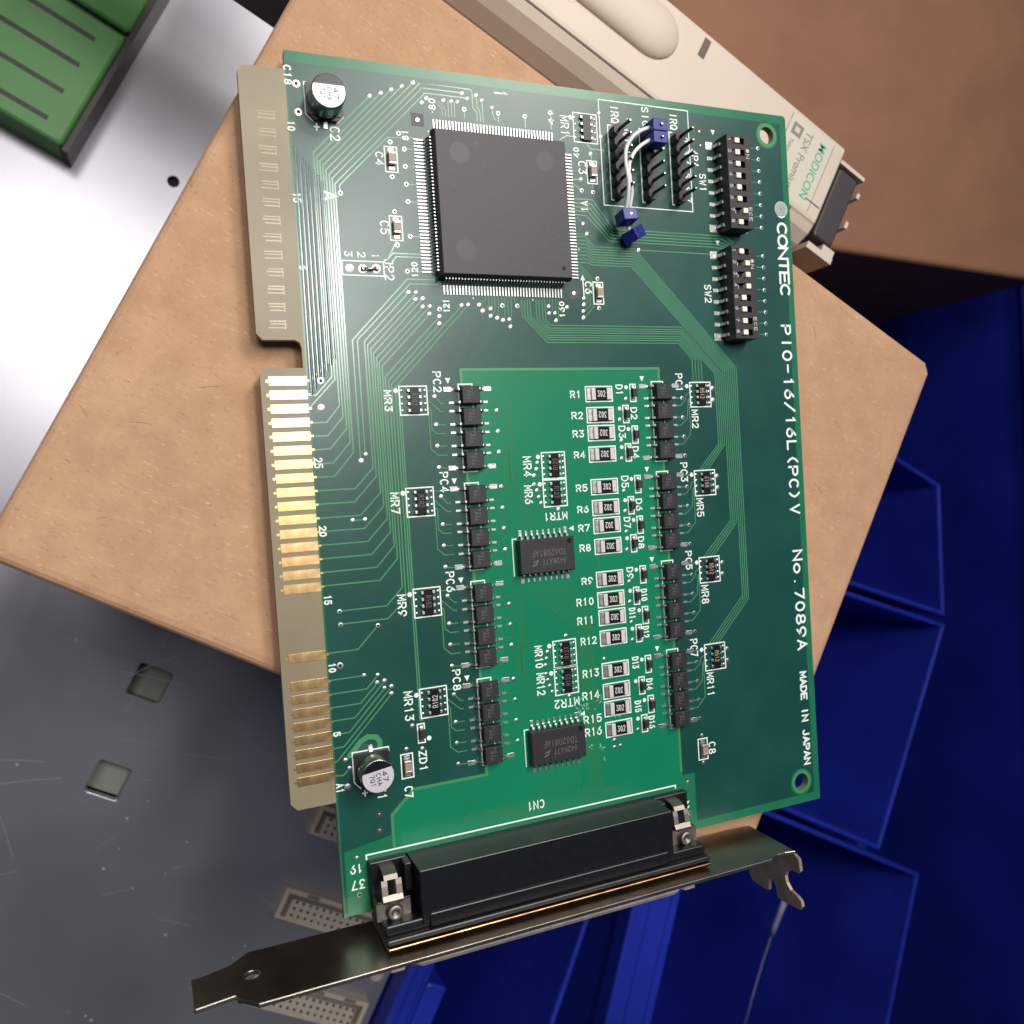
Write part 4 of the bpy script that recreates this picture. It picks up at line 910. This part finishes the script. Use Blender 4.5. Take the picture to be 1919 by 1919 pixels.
for k, x0_, y0_, x1_, y1_, s_, d_, mk_ in NETS:
    cx, cy, sx_, sy_ = rect(k, x0_, y0_, x1_, y1_)
    bw, bl = sx_ * .34, sy_ * .88
    b = MB(); b.box(-bw / 2, bw / 2, -bl / 2, bl / 2, .06, .62); o = b.build('resistor_network', 'black_gloss', board, (cx + .12, cy, 0))
    t = MB(); letters(t, s_, (0, .2), bl * .46, bw * .55, d_, .12, 0); t.build('marking', mk_, o, (0, 0, .626))
    for j in range(4):
        yy = (1.5 - j) * bl * .265
        for s__ in (-1, 1): link('terminal', mrt_me, o, (s__ * (bw / 2 + .2), yy, 0)); link('solder_spot', mrp_me, o, (s__ * (sx_ / 2 - .42) - .12, yy, 0))
# ceramic capacitors
cb = MB(); cb.bbox(-.68, .68, -.72, .72, .1, 1.15, .06); cb_me = cb.mesh('ceramic_capacitor', 'ceramic_tan')
ct = MB(); ct.bbox(-.7, .7, -.24, .24, .05, 1.17, .08); ct_me = ct.mesh('terminal', 'solder')
for a in (('C', 97, 682, 183, 883), ('A', 1398, 938, 1508, 1163), ('A', 1443, 1560, 1553, 1778), ('E', 1593, 620, 1680, 815), ('M', 1066, 540, 1172, 757), ('O', 714, 642, 796, 830)):
    cx, cy, sx_, sy_ = rect(*a); o = link('ceramic_capacitor', cb_me, board, (cx, cy, 0))
    for s_ in (-1, 1): link('terminal', ct_me, o, (0, s_ * .94, 0))
    pad(cx, cy + sy_ * .36, 1.25, .75, h=.15); pad(cx, cy - sy_ * .36, 1.25, .75, h=.15)
so.build('silkscreen_outline', 'silk', board)
# surface mount driver chips
dm = MB(); dm.chip(12.45, 7.15, .12, 2.0, .2, .08); dm_me = dm.mesh('driver_chip', 'epoxy')
dpin = gull(.42, 1.75, .95, 1); dp_me = dpin.mesh('pin', 'tin')
for cx, cy, t2 in ((45.55, 39.95, '642KA7T'), (45.5, .95, '642KA7T')):
    o = link('driver_chip', dm_me, board, (cx, cy, 0))
    for i in range(9):
        for s_ in (-1, 1): link('pin', dp_me, o, (-5.08 + 1.27 * i, 3.5 * s_, 0), math.pi / 2 * s_)
    t = MB(); letters(t, 'TD62081AF', (.3, .55), 7.6, 1.2, 'l', .13, 0); letters(t, t2, (1.4, -1.25), 5.2, 1.05, 'l', .13, .004)
    t.ribbon([(-3.2, -1.2), (-2.2, -.9), (-2.7, -1.7), (-3.4, -1.9)], .3, .002); t.build('marking', 'chip_print', o, (0, 0, 2.003))
    n_ = MB(); n_.disc(-0, 0, 0, .55, 18); n_.build('index_mark', 'black_gloss', o, (5.0, 2.6, 2.003))
    for s_ in (-1, 1): pad(cx - 5.08, cy + s_ * 4.7, .8, 1.5); pad(cx + 5.08, cy + s_ * 4.7, .8, 1.5)
# quad flat chip
qx, qy = 40.35, 109.6
qb = MB(); qb.chip(28.0, 28.0, .25, 3.7, .3, .12); q_o = qb.build('quad_flat_chip', 'epoxy_qfp', board, (qx, qy, 0))
ql = MB()
for i in range(40):
    y = -12.68 + .65 * i
    ql.strip([(13.9, 1.95), (14.3, 1.95), (14.55, 1.5), (14.75, .35), (15.1, .17), (16.9, .14)], y - .125, y + .125, .15, axis='x')
ql.noweld = True; ql_me = ql.mesh('pin_row', 'tin')
for k in range(4): tag(link('pin_row', ql_me, q_o, (0, 0, 0), k * math.pi / 2), None, kind='stuff')
dn = MB()
for k, x, y, r in (('B', 390, 985, 2.0), ('B', 1155, 1065, 1.95), ('E', 450, 325, 2.0)):
    c = at(k, x, y, 3.7); dn.ring(c.x - qx, c.y - qy, 3.704, r - .1, r, 30); dn.disc(c.x - qx, c.y - qy, 3.703, r - .1, 30)
dn.build('mould_mark', 'epoxy_dent', q_o)
c = at('E', 1328, 495, 3.7); dn = MB(); dn.disc(c.x - qx, c.y - qy, 3.705, .48, 20); dn.build('index_mark', 'hole_shadow_black', q_o)
dn = MB(); c = at('B', 540, 905, 3.7)
for i in range(6): a = i * 1.05; dn.ribbon([(c.x - qx, c.y - qy), (c.x - qx + .7 * math.cos(a), c.y - qy + .6 * math.sin(a))], .09, 3.7042 + .0004 * i)
dn.build('scuff_mark', 'chip_print', q_o)
# DIP switches
lv = MB(); lv.bbox(-.64, .64, -.57, .57, 3.4, 5.0, .12); lv_me = lv.mesh('lever', 'lever')
dpn = MB(); dpn.strip([(0, 2.2), (.35, 2.2), (.5, 1.9), (.6, .4), (.85, .15), (1.9, .12)], -.33, .33, .22, axis='x'); dpn_me = dpn.mesh('pin', 'tin')
for cx, ytop, on in ((96.35, 128.45, (7,)), (96.05, 104.25, (2, 3, 4))):
    Lh = 20.4; b = MB(); x0, x1 = -3.05, 3.05
    yc = ytop - Lh / 2
    b.box(x0, x1, -Lh / 2, Lh / 2, .4, 3.3)
    wx0, wx1 = -1.75, 1.55; ys = [8.89 - 2.54 * i for i in range(8)]
    b.box(x0, wx0, -Lh / 2, Lh / 2, 3.3, 4.6); b.box(wx1, x1, -Lh / 2, Lh / 2, 3.3, 4.6)
    edges = [Lh / 2] + [v for y in ys for v in (y + .68, y - .68)] + [-Lh / 2]
    for i in range(0, len(edges), 2): b.box(wx0, wx1, edges[i + 1], edges[i], 3.3, 4.6)
    o = b.build('dip_switch', 'dip_black', board, (cx, yc, 0))
    t = MB()
    for i, y in enumerate(ys):
        link('lever', lv_me, o, (.85 if i + 1 in on else -.55, y, 0))
        if i + 1 in on: pad_ = None; t.box(-1.45, -1.05, y - .4, y + .4, 3.32, 3.9, 0)
        letters(t, str(i + 1), (-2.4, y + .25), .62, .75, 'd', .12, 4.604)
        for s_ in (-1, 1): link('pin', dpn_me, o, (3.05 * s_, y, 0), 0 if s_ > 0 else math.pi)
    t.disc(2.35, 6.9, 4.604, .42, 14); letters(t, 'N', (2.35, 5.7), .8, .75, 'd', .13, 4.604); letters(t, 'ECE', (2.35, -7.0), 2.9, .75, 'd', .13, 4.604)
    t.build('switch_print', 'chip_print_light', o)
    for i, y in enumerate(ys):
        big = i in (0, 7)
        pad(cx - 4.5, yc + y + (0.25 if i == 0 else -.25 if i == 7 else 0), 1.9 if big else 1.35, 1.75 if big else .95); pad(cx + 3.9, yc + y, 1.7, 1.75 if big else .95)
# pin headers
hbm = MB()
for i in range(6):
    y = 6.35 - 2.54 * i; c = .7
    hbm.prism([(-1.22, y - 1.27 + c), (-1.22 + c, y - 1.265), (1.22 - c, y - 1.265), (1.22, y - 1.27 + c), (1.22, y + 1.27 - c), (1.22 - c, y + 1.265), (-1.22 + c, y + 1.265), (-1.22, y + 1.27 - c)], .1, 2.5)
hb_me = hbm.mesh('pin_header', 'abs_black')
hp = MB(); hp.bbox(-.28, .28, -.28, .28, 2.45, 7.0, .1); hp.bbox(-.2, .2, -.2, .2, 6.995, 7.12, .05, 1); hp_me = hp.mesh('pin', ['pin_bronze', 'pin_tip'])
for hx in (67.7, 75.3, 82.9):
    o = link('pin_header', hb_me, board, (hx, 121.35, 0))
    for i in range(6): link('pin', hp_me, o, (0, 6.35 - 2.54 * i, 0))
# solder link at JP2
jl = MB()
for x in (1200, 1320): c = at('D', x, 498); jl.ring(c.x, c.y, .05, .45, .85, 18, 0, .05); jl.lathe([(.5, .05), (.45, .5), (.25, .7)], c.x, c.y, 12)
a, c = at('D', 1200, 498), at('D', 1320, 498); jl.tube([(a.x, a.y, .5), ((a.x + c.x) / 2, a.y - .1, .75), (c.x, c.y, .5)], .24, 8); jl.build('wire_link', 'solder', board)
# electrolytic capacitors
def electrolytic(cx, cy, name, turn):
    b = MB(); b.prism([(-3.3, -2.1), (-2.1, -3.3), (2.1, -3.3), (3.3, -2.1), (3.3, 3.3), (-3.3, 3.3)], .12, 1.0); b.box(-2.6, 2.6, -2.6, 2.6, 1.0, 1.25)
    o = b.build(name, 'abs_black', board, (cx, cy, 0))
    c = MB(); c.lathe([(2.95, 1.0), (3.1, 1.15), (3.12, 1.5), (2.95, 1.7), (3.12, 1.95), (3.15, 2.2), (3.15, 5.25), (3.08, 5.42), (2.94, 5.5)], 0, 0, 40); c.build('can', 'can_metal', o)
    t = MB(); t.disc(0, 0, 5.506, 2.95, 40); t.build('can_top', 'can_top', o)
    n = 16; a0 = math.radians(22); pts = [(2.95 * math.cos(a0 + (math.pi - 2 * a0) * i / n), 2.95 * math.sin(a0 + (math.pi - 2 * a0) * i / n)) for i in range(n + 1)]
    k = MB(); k.flat(pts, 0)
    letters(k, '47', (1.25, -.35), 1.8, .85, 'd', .17, .002); letters(k, 'CHA', (.05, -.55), 2.2, .8, 'd', .14, .002); letters(k, '7Q1', (-1.15, -.5), 2.0, .78, 'd', .14, .002)
    k.build('polarity_print', 'can_ink', o, (0, 0, 5.512), turn)
    for s_ in (-1, 1): l = MB(); l.strip([(3.2, .35), (3.6, .25), (4.1, .14), (4.5, .12)], -.35, .35, .2); l.build('lead', 'tin', o, (0, 0, 0), 0 if s_ > 0 else math.pi)
electrolytic(6.7, 127.15, 'electrolytic_capacitor', 0.0); electrolytic(7.1, 2.75, 'electrolytic_capacitor', math.radians(8))

# ---- D-sub connector, clips and bracket
def dsub():
    o = empty('connector'); o.parent = board
    b = MB()
    def lp(x0, x1, y0, y1, z): return [(x0, y0, z), (x1, y0, z), (x1, y1, z), (x0, y1, z)]
    b.rings([lp(12.6, 66.9, -24.6, -14.7, .05), lp(12.7, 66.8, -24.6, -14.75, 8.98), lp(12.76, 66.74, -24.6, -14.8, 9.1), lp(12.9, 66.6, -24.6, -14.95, 9.18)])
    b.build('housing', 'dsub_black', o)
    f = MB(); f.bbox(5.7, 74.6, -25.6, -23.6, .05, 8.9, .3); f.bbox(5.5, 74.8, -26.7, -25.5, -1.8, 10.4, .3); f.bbox(14, 65.4, -25.5, -22.8, 8.9, 9.6, .25); f.build('flange', 'dsub_black', o)
    e = MB(); e.bbox(4.95, 12.4, -23.5, -14.6, .05, 1.6, .25); e.bbox(11.0, 12.5, -20.0, -14.8, 1.5, 4.6, .2); e.bbox(5.2, 11.8, -23.55, -20.6, 1.5, 5.4, .2); e.build('mounting_ear', 'dsub_black', o)
    e = MB(); e.bbox(67.1, 75.7, -23.5, -14.7, .05, 1.6, .25); e.bbox(67.0, 68.4, -20.0, -15.0, 1.5, 4.6, .2); e.bbox(67.6, 74.6, -23.55, -20.6, 1.5, 5.4, .2); e.build('mounting_ear', 'dsub_black', o)
    g = MB(); g.bbox(5.6, 74.7, -27.3, -26.75, -1.9, 10.9, .2); g.build('metal_flange', 'chromate', o)
    for k, (x, nm) in enumerate(((8.2, 'left'), (71.3, 'right'))):
        c = MB()
        c.box(x - 3.2, x + 3.2, -23.9, -20.7, 5.45, 6.0)
        c.strip([(-21.0, 5.8), (-20.4, 6.1), (-19.6, 5.6)], x - 1.9, x + 1.9, .4)
        for a0, a1 in ((-1.9, -.8), (.8, 1.9)): c.strip([(-19.65, 5.62), (-17.9, 5.35), (-16.9, 5.1)], x + a0, x + a1, .4)
        c.strip([(-17.0, 5.12), (-16.3, 4.6), (-15.8, 3.3), (-15.6, .2)], x - 1.3, x + 1.3, .45)
        c.build('board_clip', 'bright_steel', o)
        s_ = MB()
        s_.lathe([(1.6, 5.9), (1.6, 6.6), (1.45, 6.75), (1.55, 6.95), (1.4, 7.1), (1.5, 7.3), (1.3, 7.5), (.5, 7.5), (.45, 6.4)], x, -22.3, 18); s_.build('jack_screw', 'bright_steel', o)
    sh = MB()
    def dsh(i, y): return [(11.8 + i, y, 9.6 - i), (66.5 - i, y, 9.6 - i), (68.5 - i, y, 8.2 - i), (66 - i, y, 0 + i), (12.5 + i, y, 0 + i), (10.0 + i, y, 8.2 - i)]
    sh.rings([dsh(-.3, -28.75), dsh(-.3, -31.4), dsh(.3, -32.2)]); sh.build('outer_shell', 'shell_tan', o)
    for x in (8.0, 71.5):
        hx = MB(); hx.prism([(2.4 * math.cos(math.pi / 3 * i), 2.4 * math.sin(math.pi / 3 * i)) for i in range(6)], 0, 4.5)
        hx.xf(Matrix.Translation((x, -28.75, 5.0)) @ Matrix.Rotation(math.pi / 2, 4, 'X')); hx.build('hex_post', 'shell_tan', o)
dsub()
def bracket():
    o = empty('mounting_bracket'); o.parent = board
    P = [(-27.3, 1.25), (-25.2, 1.1), (-20.7, -.3), (-17.4, -3.25), (89.7, -2.9), (94.6, -2.4), (94.6, 13.2), (92.4, 12.6), (90.2, 12.6), (87.9, 13.8), (5, 14.1), (-16.9, 14.2), (-20.1, 11.0), (-20.4, 9.9), (-23.2, 10.3), (-26.6, 10.8), (-27.0, 10.6)]
    holed('plate', P, [circ(-17.35, 4.75, 1.35, 24)], 27.9, 28.7, 'bracket_steel', o, plane='xz', bevel=.12)
    t = MB(); t.strip([(-27.25, -28.3), (-27.6, -28.4)], 1.4, 10.6, .7)
    # folded screw tab: profile in the y,z plane at the far right end
    T = [(-28.5, -2.4), (-28.5, 13.2), (-29.2, 14.6), (-31.6, 14.9), (-32.3, 14.2), (-32.6, 12.0), (-33.2, 10.6), (-34.6, 9.9), (-36.0, 10.2), (-37.2, 11.4), (-37.7, 13.6), (-38.3, 14.7), (-39.4, 14.9), (-40.4, 14.0), (-40.7, 11.0), (-40.8, 7.0), (-38.3, 6.5), (-37.4, 5.6), (-37.1, 4.3), (-40.3, 4.0), (-40.7, 3.2), (-40.6, -1.6), (-39.2, -2.8)]
    holed('screw_tab', T, [], 94.2, 95.0, 'bracket_tab_metal', o, plane='yz', bevel=.12)
bracket()

# ---- blue jumper leads (they only push on to the pins)
def jumper(plug, tip, tilt, path, label):
    o = empty('jumper_lead', (*plug, 2.9)); tag(o, label, 'jumper lead', 'blue ended white jumper leads')
    def sock(loc, rot, cap):
        b = MB(); b.bbox(-1.7, 1.7, -1.255, 1.255, 0, 3.75, .18, 0, True)
        M = Matrix.Translation(Vector(loc) - Vector((*plug, 2.9))) @ rot
        b.xf(M); s_ = b.build('socket', 'socket_blue', o)
        d = MB(); d.disc(.2, 0, 3.755, .22, 10); d.xf(M); d.build('contact_spot', 'pin_tip', s_)
    sock((*plug, 2.9), Matrix.Identity(4), True)
    sock(tip, tilt, False)
    # smooth the path
    P = [Vector(p) for p in path]; Q = []
    for i in range(len(P) - 1):
        p0, p1, p2, p3 = P[max(i - 1, 0)], P[i], P[i + 1], P[min(i + 2, len(P) - 1)]
        for j in range(8):
            t = j / 8; Q.append(.5 * ((2 * p1) + (p2 - p0) * t + (2 * p0 - 5 * p1 + 4 * p2 - p3) * t * t + (3 * p1 - p0 - 3 * p2 + p3) * t ** 3))
    Q.append(P[-1]); w_ = MB(); w_.tube([q_ - Vector((*plug, 2.9)) for q_ in Q], .40, 12); w_.build('wire', 'wire_white', o)
def cz(x, y, z): p = at('C', x, y, z); return (p.x, p.y, z)
R_ = Matrix.Rotation
jumper((75.1, 127.72), (*at('C', 425, 1215, 3.2), 2.6), R_(math.radians(6), 4, 'Z') @ R_(math.radians(-8), 4, 'X'),
       [(73.6, 127.7, 4.8), cz(575, 410, 5.2), cz(500, 470, 6.0), cz(448, 575, 6.6), cz(446, 700, 6.8), cz(470, 860, 6.6), cz(465, 1000, 5.8), cz(445, 1120, 4.6)], 'white lead with blue sockets plugged on the top signal pin, loose end upright')
jumper((75.1, 125.18), (*at('C', 470, 1370, 1.6), .9), R_(math.radians(28), 4, 'Z') @ R_(math.radians(22), 4, 'Y'),
       [(73.6, 125.15, 4.8), cz(575, 545, 5.2), cz(510, 620, 5.8), cz(475, 720, 6.2), cz(485, 850, 6.0), cz(500, 960, 5.2), cz(480, 1100, 4.2), cz(475, 1180, 3.2), cz(470, 1300, 2.4)], 'white lead with blue sockets plugged below the other, loose end tilted on the board')
